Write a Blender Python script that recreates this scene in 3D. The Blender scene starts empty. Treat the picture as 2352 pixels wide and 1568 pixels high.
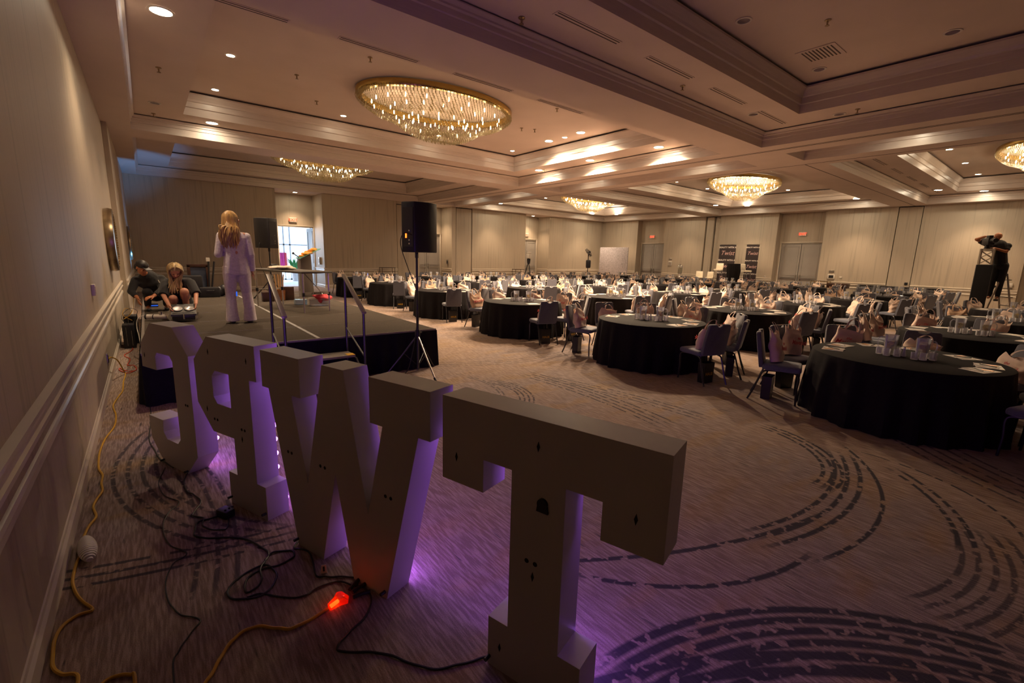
import bpy, bmesh, math, random
from mathutils import Vector, Matrix
R = math.radians; PI = math.pi
rnd = random.Random(7)
scene = bpy.context.scene
COL = scene.collection

# ------------------------------------------------------------ camera, world, exposure
def make_camera():
    yaw, pitch, roll = R(38.65), R(10.6), R(1.57)
    f0 = Vector((math.sin(yaw), math.cos(yaw), 0)); r0 = Vector((math.cos(yaw), -math.sin(yaw), 0)); u0 = Vector((0, 0, 1))
    f = f0*math.cos(pitch) - u0*math.sin(pitch); u = u0*math.cos(pitch) + f0*math.sin(pitch)
    r = r0*math.cos(roll) + u*math.sin(roll); u2 = u*math.cos(roll) - r0*math.sin(roll)
    cd = bpy.data.cameras.new('camera'); cd.lens = 1043.0/2352*36; cd.sensor_width = 36; cd.clip_start = .05; cd.clip_end = 200
    co = bpy.data.objects.new('camera', cd); COL.objects.link(co)
    m = Matrix((r, u2, -f)).transposed().to_4x4(); m.translation = Vector((0, 0, 1.8)); co.matrix_world = m
    scene.camera = co
make_camera()
w = bpy.data.worlds.new('world'); scene.world = w; w.use_nodes = True
w.node_tree.nodes['Background'].inputs[0].default_value = (.55, .75, 1, 1)
w.node_tree.nodes['Background'].inputs[1].default_value = .45
vs = scene.view_settings
vs.view_transform = 'Standard'; vs.look = 'None'; vs.gamma = 1; vs.use_curve_mapping = False
vs.exposure = 2.65
cy = scene.cycles
cy.use_denoising = True
try: cy.denoiser = 'OPENIMAGEDENOISE'
except Exception: pass
cy.max_bounces = 6; cy.diffuse_bounces = 4; cy.glossy_bounces = 3; cy.transmission_bounces = 4; cy.transparent_max_bounces = 12
cy.caustics_reflective = False; cy.caustics_refractive = False
cy.sample_clamp_indirect = 4; cy.use_light_tree = True
cy.use_adaptive_sampling = True; cy.adaptive_threshold = .03

WARM = (1.0, .71, .45)
K_DOWN = 34.0
K_CHAND = 55.0      # chandelier power
K_LET = .13

# ------------------------------------------------------------ helpers
def tag(o, label=None, cat=None, group=None, kind=None):
    if label: o['label'] = label
    if cat: o['category'] = cat
    if group: o['group'] = group
    if kind: o['kind'] = kind
    return o
def empty(name, label, cat, loc=(0, 0, 0), rz=0, group=None):
    o = bpy.data.objects.new(name, None); COL.objects.link(o); o.empty_display_size = .1
    o.location = loc; o.rotation_euler = (0, 0, rz)
    return tag(o, label, cat, group)
def copy_tree(o, parent=None):
    c = o.copy(); COL.objects.link(c); c.parent = parent
    for ch in o.children: copy_tree(ch, c)
    return c

class MB:
    def __init__(s): s.v = []; s.f = []; s.m = []; s.mi = 0; s.T = Matrix()
    def add(s, vs_, fs):
        b = len(s.v); s.v += [tuple(s.T @ Vector(p)) for p in vs_]
        for f in fs: s.f.append([b+i for i in f]); s.m.append(s.mi)
        return s
    def box(s, x0, x1, y0, y1, z0, z1):
        return s.add([(x0,y0,z0),(x1,y0,z0),(x1,y1,z0),(x0,y1,z0),(x0,y0,z1),(x1,y0,z1),(x1,y1,z1),(x0,y1,z1)],
                     [(0,3,2,1),(4,5,6,7),(0,1,5,4),(1,2,6,5),(2,3,7,6),(3,0,4,7)])
    def cbox(s, c, d, rz=0):
        T = s.T; s.T = T @ Matrix.Translation(c) @ Matrix.Rotation(rz, 4, 'Z')
        s.box(-d[0]/2, d[0]/2, -d[1]/2, d[1]/2, -d[2]/2, d[2]/2); s.T = T; return s
    def prism(s, poly, a, b, ax='z', hole=None):
        """extrude a 2D polygon between a and b along an axis (z: xy, y: xz, x: yz)"""
        def P(p, t): return {'z': (p[0], p[1], t), 'y': (p[0], t, p[1]), 'x': (t, p[0], p[1])}[ax]
        n = len(poly); vs_ = [P(p, a) for p in poly] + [P(p, b) for p in poly]
        fs = [tuple(range(n))[::-1], tuple(range(n, 2*n))] + [(i, (i+1) % n, n+(i+1) % n, n+i) for i in range(n)]
        return s.add(vs_, fs)
    def tube(s, pts, r, n=8, caps=True):
        pts = [Vector(p) for p in pts]; rs = r if isinstance(r, (list, tuple)) else [r]*len(pts)
        vs_ = []; up = Vector((0, 0, 1)); prev = None
        for i, p in enumerate(pts):
            d = (pts[min(i+1, len(pts)-1)] - pts[max(i-1, 0)])
            d = d.normalized() if d.length > 1e-9 else Vector((0, 0, 1))
            if prev is None:
                a = d.cross(up) if abs(d.z) < .95 else d.cross(Vector((1, 0, 0)))
            else: a = prev - d*prev.dot(d)
            if a.length < 1e-6: a = d.orthogonal()
            a.normalize(); prev = a; b = d.cross(a)
            for k in range(n):
                t = 2*PI*k/n; vs_.append(p + (a*math.cos(t) + b*math.sin(t))*rs[i])
        fs = [(i*n+k, i*n+(k+1) % n, (i+1)*n+(k+1) % n, (i+1)*n+k) for i in range(len(pts)-1) for k in range(n)]
        if caps: fs += [tuple(range(n))[::-1], tuple(range((len(pts)-1)*n, len(pts)*n))]
        return s.add(vs_, fs)
    def lathe(s, prof, n=24, c=(0, 0, 0), sx=1, sy=1, caps=True):
        vs_ = [(c[0]+r*math.cos(2*PI*k/n)*sx, c[1]+r*math.sin(2*PI*k/n)*sy, c[2]+z) for r, z in prof for k in range(n)]
        m = len(prof)
        fs = [(i*n+k, i*n+(k+1) % n, (i+1)*n+(k+1) % n, (i+1)*n+k) for i in range(m-1) for k in range(n)]
        if caps: fs += [tuple(range(n))[::-1], tuple(range((m-1)*n, m*n))]
        return s.add(vs_, fs)
    def ell(s, c, r, n=14, m=9):
        if not isinstance(r, (tuple, list)): r = (r, r, r)
        pr = [(math.sin(PI*i/m), -math.cos(PI*i/m)) for i in range(m+1)]
        vs_ = [(c[0]+a*math.cos(2*PI*k/n)*r[0], c[1]+a*math.sin(2*PI*k/n)*r[1], c[2]+z*r[2]) for a, z in pr for k in range(n)]
        fs = [(i*n+k, i*n+(k+1) % n, (i+1)*n+(k+1) % n, (i+1)*n+k) for i in range(m) for k in range(n)]
        return s.add(vs_, fs)
    def cap(s, p0, p1, r0, r1=None, n=12):
        """a limb: tapered cone with round ends"""
        r1 = r0 if r1 is None else r1
        p0, p1 = Vector(p0), Vector(p1); d = p1-p0; L = d.length; q = d.to_track_quat('Z', 'Y').to_matrix().to_4x4()
        T = s.T; s.T = T @ Matrix.Translation(p0) @ q
        pr = [(r0*math.sin(PI/2*i/4), -r0*math.cos(PI/2*i/4)) for i in range(5)] + [(r1*math.cos(PI/2*i/4), L+r1*math.sin(PI/2*i/4)) for i in range(5)]
        s.lathe([(max(a, 1e-4), z) for a, z in pr], n); s.T = T; return s
    def build(s, name, mat, parent=None, smooth=False, bevel=0, seg=2, sub=0):
        me = bpy.data.meshes.new(name); me.from_pydata([tuple(p) for p in s.v], [], s.f)
        mats = mat if isinstance(mat, (list, tuple)) else [mat]
        for q in mats: me.materials.append(q)
        if len(mats) > 1:
            for p, i in zip(me.polygons, s.m): p.material_index = i
        bm = bmesh.new(); bm.from_mesh(me); bmesh.ops.remove_doubles(bm, verts=bm.verts, dist=1e-5)
        bmesh.ops.recalc_face_normals(bm, faces=bm.faces)
        if bevel:
            ed = [e for e in bm.edges if len(e.link_faces) == 2 and e.calc_face_angle(0) > .6]
            bmesh.ops.bevel(bm, geom=ed, offset=bevel, segments=seg, affect='EDGES', profile=.5, clamp_overlap=True)
        bm.to_mesh(me); bm.free()
        if smooth or bevel:
            for p in me.polygons: p.use_smooth = True
            try: me.set_sharp_from_angle(angle=R(40))
            except Exception: pass
        o = bpy.data.objects.new(name, me); COL.objects.link(o)
        if parent: o.parent = parent
        if sub:
            md = o.modifiers.new('sub', 'SUBSURF'); md.levels = sub; md.render_levels = sub
        return o

def bake(o):
    """replace an object's mesh by its modified mesh"""
    dg = bpy.context.evaluated_depsgraph_get(); dg.update()
    me = bpy.data.meshes.new_from_object(o.evaluated_get(dg), depsgraph=dg)
    o.modifiers.clear(); o.data = me
    for p in me.polygons: p.use_smooth = True
    return o
def blend_body(o, vox=.008, it=6):
    m = o.modifiers.new('r', 'REMESH'); m.mode = 'VOXEL'; m.voxel_size = vox
    m2 = o.modifiers.new('s', 'SMOOTH'); m2.factor = .5; m2.iterations = it
    mats = list(o.data.materials); bake(o)
    o.data.materials.clear()
    for q in mats: o.data.materials.append(q)
    return o
def text_mesh(name, txt, size, mat, parent, M, extrude=.001, shear=0, bold=0, align='CENTER', space=1.0):
    cu = bpy.data.curves.new(name, 'FONT'); cu.body = txt; cu.size = size; cu.extrude = extrude; cu.shear = shear
    cu.offset = bold; cu.align_x = align; cu.align_y = 'CENTER'; cu.space_character = space; cu.resolution_u = 3
    to = bpy.data.objects.new(name+'_t', cu); COL.objects.link(to)
    dg = bpy.context.evaluated_depsgraph_get(); dg.update()
    me = bpy.data.meshes.new_from_object(to.evaluated_get(dg), depsgraph=dg)
    bpy.data.objects.remove(to)
    me.transform(M); me.materials.clear(); me.materials.append(mat)
    o = bpy.data.objects.new(name, me); COL.objects.link(o)
    if parent: o.parent = parent
    return o
def facing(px, py, pz, nx, ny):
    """matrix that stands text up at a point with its face towards (nx, ny)"""
    n = Vector((nx, ny, 0)).normalized(); x = Vector((-n.y, n.x, 0)); z = Vector((0, 0, 1))
    m = Matrix((x, z, n)).transposed().to_4x4(); m.translation = Vector((px, py, pz)); return m

# ------------------------------------------------------------ materials
def nt(name):
    m = bpy.data.materials.new(name); m.use_nodes = True; t = m.node_tree; b = t.nodes['Principled BSDF']; return m, t, b
def mat(name, c, rough=.6, metal=0, var=.08, sc=8, bump=0, spec=.5, emit=0, trans=0, stretch=None, sheen=0):
    m, t, b = nt(name); N = t.nodes; L = t.links
    b.inputs['Roughness'].default_value = rough; b.inputs['Metallic'].default_value = metal
    b.inputs['Specular IOR Level'].default_value = spec
    tc = N.new('ShaderNodeTexCoord'); mp = N.new('ShaderNodeMapping'); L.new(tc.outputs['Object'], mp.inputs[0])
    if stretch: mp.inputs['Scale'].default_value = stretch
    nz = N.new('ShaderNodeTexNoise'); nz.inputs['Scale'].default_value = sc; nz.inputs['Detail'].default_value = 3; L.new(mp.outputs[0], nz.inputs['Vector'])
    cr = N.new('ShaderNodeValToRGB'); L.new(nz.outputs['Fac'], cr.inputs[0])
    cr.color_ramp.elements[0].position = .3; cr.color_ramp.elements[1].position = .7
    cr.color_ramp.elements[0].color = (*[x*(1-var) for x in c], 1); cr.color_ramp.elements[1].color = (*[min(1, x*(1+var)) for x in c], 1)
    L.new(cr.outputs[0], b.inputs['Base Color'])
    if bump:
        bp = N.new('ShaderNodeBump'); bp.inputs['Strength'].default_value = bump; bp.inputs['Distance'].default_value = .01
        L.new(nz.outputs['Fac'], bp.inputs['Height']); L.new(bp.outputs[0], b.inputs['Normal'])
    if emit:
        b.inputs['Emission Color'].default_value = (*c, 1); b.inputs['Emission Strength'].default_value = emit
    if sheen: b.inputs['Sheen Weight'].default_value = sheen
    return m
def glassy(name, c, alpha=.25, rough=.05, tint=(1, 1, 1)):
    """thin clear plastic or glass: mostly see-through with a sharp gloss"""
    m, t, b = nt(name); N = t.nodes; L = t.links
    b.inputs['Base Color'].default_value = (*c, 1); b.inputs['Roughness'].default_value = rough; b.inputs['Specular IOR Level'].default_value = .8
    tr = N.new('ShaderNodeBsdfTransparent'); tr.inputs[0].default_value = (*tint, 1)
    mx = N.new('ShaderNodeMixShader'); fr = N.new('ShaderNodeFresnel'); fr.inputs[0].default_value = 1.4
    ad = N.new('ShaderNodeMath'); ad.operation = 'ADD'; ad.inputs[1].default_value = alpha; ad.use_clamp = True
    L.new(fr.outputs[0], ad.inputs[0]); L.new(ad.outputs[0], mx.inputs[0]); L.new(tr.outputs[0], mx.inputs[1]); L.new(b.outputs[0], mx.inputs[2])
    L.new(mx.outputs[0], N['Material Output'].inputs[0]); return m
def emat(name, c, s):
    m, t, b = nt(name); b.inputs['Base Color'].default_value = (*c, 1); b.inputs['Emission Color'].default_value = (*c, 1); b.inputs['Emission Strength'].default_value = s; return m

def math_node(t, op, a, b=None, clamp=False):
    n = t.nodes.new('ShaderNodeMath'); n.operation = op; n.use_clamp = clamp
    for i, x in enumerate((a, b)):
        if x is None: continue
        if isinstance(x, (int, float)): n.inputs[i].default_value = x
        else: t.links.new(x, n.inputs[i])
    return n.outputs[0]

def wallpaper():
    m, t, b = nt('wallpaper'); N = t.nodes; L = t.links
    g = N.new('ShaderNodeNewGeometry'); sp = N.new('ShaderNodeSeparateXYZ'); L.new(g.outputs['Position'], sp.inputs[0])
    s = math_node(t, 'ADD', sp.outputs[0], sp.outputs[1])
    def lines(sx, sz, lo, hi, seed):
        cb = N.new('ShaderNodeCombineXYZ'); L.new(math_node(t, 'MULTIPLY', s, sx), cb.inputs[0]); L.new(math_node(t, 'MULTIPLY', sp.outputs[2], sz), cb.inputs[1]); cb.inputs[2].default_value = seed
        nz = N.new('ShaderNodeTexNoise'); nz.inputs['Scale'].default_value = 1; nz.inputs['Detail'].default_value = 2; L.new(cb.outputs[0], nz.inputs['Vector'])
        mr = N.new('ShaderNodeMapRange'); L.new(nz.outputs['Fac'], mr.inputs[0]); mr.inputs[1].default_value = lo; mr.inputs[2].default_value = hi; return mr.outputs[0]
    a = lines(14, .35, .56, .66, 0); c = lines(38, .5, .54, .7, 5); d = lines(3, .2, .3, .7, 9)
    fac = math_node(t, 'ADD', math_node(t, 'MULTIPLY', a, .55), math_node(t, 'MULTIPLY', c, .35), True)
    mx = N.new('ShaderNodeMix'); mx.data_type = 'RGBA'; L.new(fac, mx.inputs[0])
    mx.inputs[6].default_value = (.46, .385, .30, 1); mx.inputs[7].default_value = (.335, .29, .225, 1)
    L.new(mx.outputs[2], b.inputs['Base Color'])
    b.inputs['Roughness'].default_value = .55; b.inputs['Specular IOR Level'].default_value = .3
    bp = N.new('ShaderNodeBump'); bp.inputs['Strength'].default_value = .25; bp.inputs['Distance'].default_value = .004; L.new(fac, bp.inputs['Height']); L.new(bp.outputs[0], b.inputs['Normal'])
    return m

def carpet():
    m, t, b = nt('patterned_carpet'); N = t.nodes; L = t.links
    g = N.new('ShaderNodeNewGeometry'); P = g.outputs['Position']
    sp = N.new('ShaderNodeSeparateXYZ'); L.new(P, sp.inputs[0]); X, Y = sp.outputs[0], sp.outputs[1]
    def noise(rot, sx, sy, scale, det=2, seed=0):
        mp = N.new('ShaderNodeMapping'); mp.inputs['Rotation'].default_value = (0, 0, R(rot)); mp.inputs['Scale'].default_value = (sx, sy, 1); mp.inputs['Location'].default_value = (seed, seed*1.7, 0)
        L.new(P, mp.inputs[0]); nz = N.new('ShaderNodeTexNoise'); nz.inputs['Scale'].default_value = scale; nz.inputs['Detail'].default_value = det; L.new(mp.outputs[0], nz.inputs['Vector']); return nz.outputs['Fac']
    def rng(v, a, c, d=0., e=1.):
        r_ = N.new('ShaderNodeMapRange'); L.new(v, r_.inputs[0]); r_.inputs[1].default_value = a; r_.inputs[2].default_value = c; r_.inputs[3].default_value = d; r_.inputs[4].default_value = e; return r_.outputs[0]
    def mix(f, A, B):
        x = N.new('ShaderNodeMix'); x.data_type = 'RGBA'
        if isinstance(f, (int, float)): x.inputs[0].default_value = f
        else: L.new(f, x.inputs[0])
        for i, q in ((6, A), (7, B)):
            if isinstance(q, tuple): x.inputs[i].default_value = (*q, 1)
            else: L.new(q, x.inputs[i])
        return x.outputs[2]
    s1 = noise(0, 26, 2.2, 3); s2 = noise(55, 26, 2.2, 3, seed=3); s3 = noise(-35, 26, 2.2, 3, seed=8)
    z1 = rng(noise(20, 1, 1, .9, 3, 4), .47, .53); z2 = rng(noise(70, 1, 1, .7, 3, 11), .5, .55)
    fm = N.new('ShaderNodeMix'); L.new(z1, fm.inputs[0]); L.new(s1, fm.inputs[2]); L.new(s2, fm.inputs[3])
    fm2 = N.new('ShaderNodeMix'); L.new(z2, fm2.inputs[0]); L.new(fm.outputs[0], fm2.inputs[2]); L.new(s3, fm2.inputs[3])
    st = fm2.outputs[0]
    base = mix(rng(noise(10, 1, 1, .55, 4, 20), .4, .6), (.42, .295, .22), (.36, .285, .265))
    base = mix(rng(noise(40, 1, 2.5, 1.4, 4, 31), .52, .66), base, (.42, .28, .17))
    base = mix(rng(st, .42, .62), mix(.42, base, (.10, .075, .068)), mix(.25, base, (.62, .53, .47)))
    fine = noise(0, 90, 90, 2, 2, 2)
    base = mix(math_node(t, 'MULTIPLY', rng(fine, .35, .65), .28), base, (.06, .045, .04))
    # woven sweeps of dark blue arcs, each a circle, a radius span and an angle span
    brk = noise(30, 1, 1, 14, 2, 6); brk2 = noise(0, 1, 1, 2.2, 2, 16)
    tot = None
    def arc(cx, cy, r0, n, gap, a0, a1, wd=.018, strength=1.0, brd=.46):
        nonlocal tot
        dx = math_node(t, 'SUBTRACT', X, cx); dy = math_node(t, 'SUBTRACT', Y, cy)
        rr = math_node(t, 'SQRT', math_node(t, 'ADD', math_node(t, 'MULTIPLY', dx, dx), math_node(t, 'MULTIPLY', dy, dy)))
        q = math_node(t, 'SUBTRACT', rr, r0 - gap/2)
        k = math_node(t, 'ABSOLUTE', math_node(t, 'SUBTRACT', math_node(t, 'FRACT', math_node(t, 'DIVIDE', q, gap)), .5))
        line = rng(k, wd/gap*.5, wd/gap*1.0, 1., 0.)
        inr = math_node(t, 'MULTIPLY', math_node(t, 'GREATER_THAN', q, 0), math_node(t, 'LESS_THAN', q, gap*n))
        am = R((a0+a1)/2); hw = R(abs(a1-a0)/2)
        ca = math_node(t, 'DIVIDE', math_node(t, 'ADD', math_node(t, 'MULTIPLY', dx, math.cos(am)), math_node(t, 'MULTIPLY', dy, math.sin(am))), rr)
        ina = rng(ca, math.cos(hw), min(.9999, math.cos(hw*.8)))
        v = math_node(t, 'MULTIPLY', math_node(t, 'MULTIPLY', line, inr), math_node(t, 'MULTIPLY', ina, rng(brk, brd-.05, brd, 0, strength)))
        tot = v if tot is None else math_node(t, 'MAXIMUM', tot, v)
    arc(3.78, 3.01, 2.35, 1, .1, -110, -44, .02)
    arc(4.28, 2.08, .92, 3, .07, -100, 0, .022)
    arc(3.91, 3.53, 2.5, 3, .09, -112, -60, .024)
    arc(3.18, 2.49, 1.67, 1, .1, -150, -90, .024)
    arc(4.48, 5.71, 4.82, 1, .1, -125, -98, .024)
    arc(1.32, -.87, 1.62, 6, .07, 20, 90, .032, 1, .44)
    arc(.33, -1.85, 2.9, 3, .085, 32, 76, .034, 1, .44)
    arc(4.25, 1.05, 1.09, 1, .1, -80, 8, .016)
    arc(3.79, 1.94, 1.7, 2, .08, -86, -38, .022)
    arc(3.72, 1.56, 1.35, 5, .075, -118, -62, .02, .8)
    arc(2.98, 4.81, .8, 4, .06, -52, 30, .016, .9)
    arc(2.36, 5.22, 1.3, 2, .05, -38, 18, .014, .7)
    arc(-2.37, 4.26, 6.8, 4, .09, -14, 9, .018, .9)
    arc(-2.31, 2.69, 7.16, 3, .1, -2, 18, .016, .9)
    arc(5.5, 9.5, 3.4, 3, .12, -150, -70, .016, .6)
    arc(2.0, 4.6, 2.1, 4, .09, 150, 230, .02, .8)
    arc(-4.5, 3.5, 4.6, 3, .1, -12, 12, .018, .8)
    arc(1.2, 8.2, 5.2, 3, .08, -112, -96, .018, .9)
    arc(8.5, -2.0, 3.4, 5, .12, 110, 190, .022, .8)
    # short woven dashes
    d1 = math_node(t, 'MULTIPLY', rng(noise(15, 30, 3, 1.3, 1, 41), .66, .7), rng(brk2, .6, .64))
    d2 = math_node(t, 'MULTIPLY', rng(noise(75, 30, 3, 1.3, 1, 47), .66, .7), rng(brk2, .36, .4, 1., 0.))
    dash = math_node(t, 'MULTIPLY', math_node(t, 'MAXIMUM', d1, d2), .7)
    tot = math_node(t, 'MULTIPLY', math_node(t, 'MAXIMUM', tot, dash), .9)
    colr = mix(tot, base, (.035, .038, .05))
    L.new(colr, b.inputs['Base Color']); b.inputs['Roughness'].default_value = .95; b.inputs['Specular IOR Level'].default_value = .1
    bp = N.new('ShaderNodeBump'); bp.inputs['Strength'].default_value = .35; bp.inputs['Distance'].default_value = .006; L.new(fine, bp.inputs['Height']); L.new(bp.outputs[0], b.inputs['Normal'])
    return m

M = {}
M['wall'] = wallpaper(); M['carpet'] = carpet()
M['paint'] = mat('ceiling_paint', (.60, .49, .425), .75, var=.03, sc=1.5, spec=.25)
M['gloss'] = mat('cove_paint', (.56, .47, .41), .32, var=.05, sc=3, spec=.55, stretch=(1, 1, 14), bump=.06)
M['trim'] = mat('trim_paint', (.62, .55, .46), .35, var=.04, sc=3)
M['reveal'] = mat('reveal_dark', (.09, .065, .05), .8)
M['black_gap'] = mat('gap_dark', (.01, .008, .008), .9)
M['door'] = mat('door_paint', (.36, .33, .30), .45, var=.05, sc=2)
M['steel'] = mat('brushed_steel', (.55, .52, .48), .3, 1)
M['chrome'] = mat('chrome', (.8, .8, .82), .12, 1, var=.02)
M['letter'] = mat('letter_laminate', (.50, .47, .46), .42, var=.03, sc=2, spec=.4)
M['letter_back'] = mat('letter_back_panel', (.46, .42, .40), .5, var=.03, sc=2, spec=.4)
M['black'] = mat('black_plastic', (.012, .011, .014), .45)
M['blackmetal'] = mat('black_metal', (.015, .014, .018), .28, .0, spec=.7)
M['rubber'] = mat('black_rubber', (.012, .012, .012), .5)
M['cloth'] = mat('black_tablecloth', (.010, .008, .009), .9, var=.2, sc=30, spec=.2)
M['skirt'] = mat('stage_skirt', (.008, .007, .010), .85, var=.2, sc=20, spec=.2)
M['stage'] = mat('stage_carpet', (.072, .058, .045), .9, var=.18, sc=60, bump=.3, spec=.15)
M['tape'] = mat('white_tape', (.33, .32, .31), .6, var=.25, sc=12)
M['seam'] = mat('seam_metal', (.28, .25, .22), .4, .5)
M['chair'] = mat('blue_grey_fabric', (.105, .115, .155), .75, var=.1, sc=60, bump=.1, sheen=.3)
M['chairback'] = mat('slate_fabric', (.085, .085, .11), .75, var=.1, sc=60, bump=.1, sheen=.3)
M['tote'] = mat('cream_tote_fabric', (.70, .53, .43), .7, var=.07, sc=9, bump=.35)
M['tote2'] = mat('tan_tote_fabric', (.55, .36, .24), .7, var=.1, sc=9, bump=.35)
M['red_ink'] = mat('red_ink', (.62, .10, .10), .6)
M['gold_ink'] = mat('gold_ink', (.55, .32, .03), .4, .3)
M['pitcher'] = glassy('clear_pitcher_plastic', (.75, .75, .8), .22)
M['glass'] = glassy('tumbler_glass', (.85, .83, .85), .22)
M['water'] = glassy('lemon_water', (.75, .68, .45), .18, tint=(.97, .95, .85))
M['lemon'] = mat('lemon', (.85, .58, .05), .45, var=.15, sc=20)
M['paper'] = mat('printed_paper', (.55, .48, .44), .35, var=.35, sc=14)
M['pen'] = mat('black_pen', (.02, .02, .02), .3)
M['copperflash'] = mat('copper_card', (.8, .35, .1), .3, .6, var=.3)
M['salt'] = mat('white_ceramic', (.7, .68, .7), .3)
M['yellow'] = mat('yellow_cord', (.60, .33, .012), .5)
M['orange'] = mat('orange_cord', (.55, .07, .03), .5)
M['white'] = mat('white_plastic', (.62, .57, .50), .45)
M['skin'] = mat('skin', (.58, .27, .17), .5, var=.08, sc=12)
M['skin_dark'] = mat('tanned_skin', (.42, .16, .07), .5, var=.08, sc=12)
M['blonde'] = mat('blonde_hair', (.50, .30, .11), .45, var=.45, sc=30, stretch=(1, 1, .1))
M['ash'] = mat('ash_blonde_hair', (.48, .35, .17), .45, var=.4, sc=30, stretch=(1, 1, .1))
M['darkhair'] = mat('dark_hair', (.012, .009, .008), .5)
M['whitesuit'] = mat('white_suit_fabric', (.68, .61, .64), .8, var=.10, sc=35, bump=.5)
M['blackshirt'] = mat('black_shirt', (.012, .011, .012), .85, sheen=.1)
M['lip'] = mat('lip', (.35, .07, .06), .4)
M['eye'] = mat('dark_eye', (.02, .012, .01), .2)
M['bronze'] = mat('antique_bronze', (.32, .24, .15), .3, .9, var=.2)
M['mirror'] = mat('mirror_glass', (.6, .6, .6), .03, 1, var=.01)
M['bead'] = None
def bead():
    m, t, b = nt('crystal_beads'); N = t.nodes; L = t.links
    b.inputs['Base Color'].default_value = (.22, .19, .14, 1); b.inputs['Roughness'].default_value = .12; b.inputs['Specular IOR Level'].default_value = 1.0
    tl = N.new('ShaderNodeBsdfTranslucent'); tl.inputs[0].default_value = (.85, .68, .38, 1)
    tr = N.new('ShaderNodeBsdfTransparent'); tr.inputs[0].default_value = (1, .93, .78, 1)
    m1 = N.new('ShaderNodeMixShader'); m1.inputs[0].default_value = .22; L.new(b.outputs[0], m1.inputs[1]); L.new(tl.outputs[0], m1.inputs[2])
    m2 = N.new('ShaderNodeMixShader'); m2.inputs[0].default_value = .3; L.new(m1.outputs[0], m2.inputs[1]); L.new(tr.outputs[0], m2.inputs[2])
    L.new(m2.outputs[0], N['Material Output'].inputs[0]); return m
M['bead'] = bead()
M['lamp_on'] = emat('lit_lamp', (1, .86, .62), 22)
M['bulb_hi'] = emat('candle_bulb_bright', (1, .80, .50), 16)
M['bulb_lo'] = emat('candle_bulb_dim', (1, .74, .38), 6)
M['lamp_off'] = mat('unlit_lamp', (.30, .25, .28), .15, .6)
M['purple_bulb'] = emat('purple_bulb', (.45, .14, 1), 1.6)
M['exit_red'] = emat('exit_letters', (1, .06, .02), .28)
M['plug_glow'] = emat('glowing_plug', (1, .10, .01), .9)
M['sofa'] = mat('charcoal_sofa_fabric', (.055, .05, .052), .8, var=.1, sc=40, sheen=.2)
M['darkwood'] = mat('dark_wood', (.045, .018, .010), .35, var=.3, sc=5, stretch=(1, 1, 8))
M['brass'] = mat('brass', (.55, .38, .12), .25, 1)
M['banner'] = mat('banner_print', (.028, .018, .02), .5)
M['white_ink'] = mat('white_ink', (.75, .68, .62), .5)
M['pink_ink'] = mat('pink_ink', (.62, .40, .38), .5)
M['glitter'] = mat('glitter_board', (.52, .48, .52), .5, var=.28, sc=26, stretch=(1, 1, .35))
M['vinyl'] = mat('white_vinyl', (.78, .70, .56), .35)
M['copper'] = mat('hammered_copper', (.55, .24, .12), .25, 1, var=.2, sc=20)
M['teal'] = glassy('teal_glass_edge', (.25, .65, .55), .5)
M['acrylic'] = glassy('smoky_acrylic', (.28, .24, .22), .55)
M['orangecloth'] = mat('orange_cloth', (.75, .25, .02), .7, bump=.4)
M['pinkcloth'] = mat('coral_cloth', (.80, .07, .10), .7, bump=.4)
M['magenta'] = mat('magenta_fabric', (.75, .05, .25), .7)
M['lobby'] = mat('lobby_wall', (.6, .62, .68), .7)
M['bluebox'] = emat('blue_screen', (.02, .12, .8), .12)
M['silver'] = mat('silver_truss', (.45, .40, .34), .35, .8)

# ------------------------------------------------------------ the room
H1, H2, H3 = 4.55, 4.90, 5.43
XL, XR, YB, YN = -.53, 27.6, 23.7, -5.0
S = lambda o: tag(o, kind='structure')

def build_floor():
    b = MB(); b.add([(XL-.2, YN-.2, 0), (28.3, YN-.2, 0), (28.3, 25.26, 0), (XL-.2, 25.26, 0)], [(0, 1, 2, 3)])
    b.add([(XL-.2, YN-.2, -.1), (28.3, YN-.2, -.1), (28.3, 25.26, -.1), (XL-.2, 25.26, -.1)], [(3, 2, 1, 0)])
    S(b.build('floor', M['carpet']))
build_floor()

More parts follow.
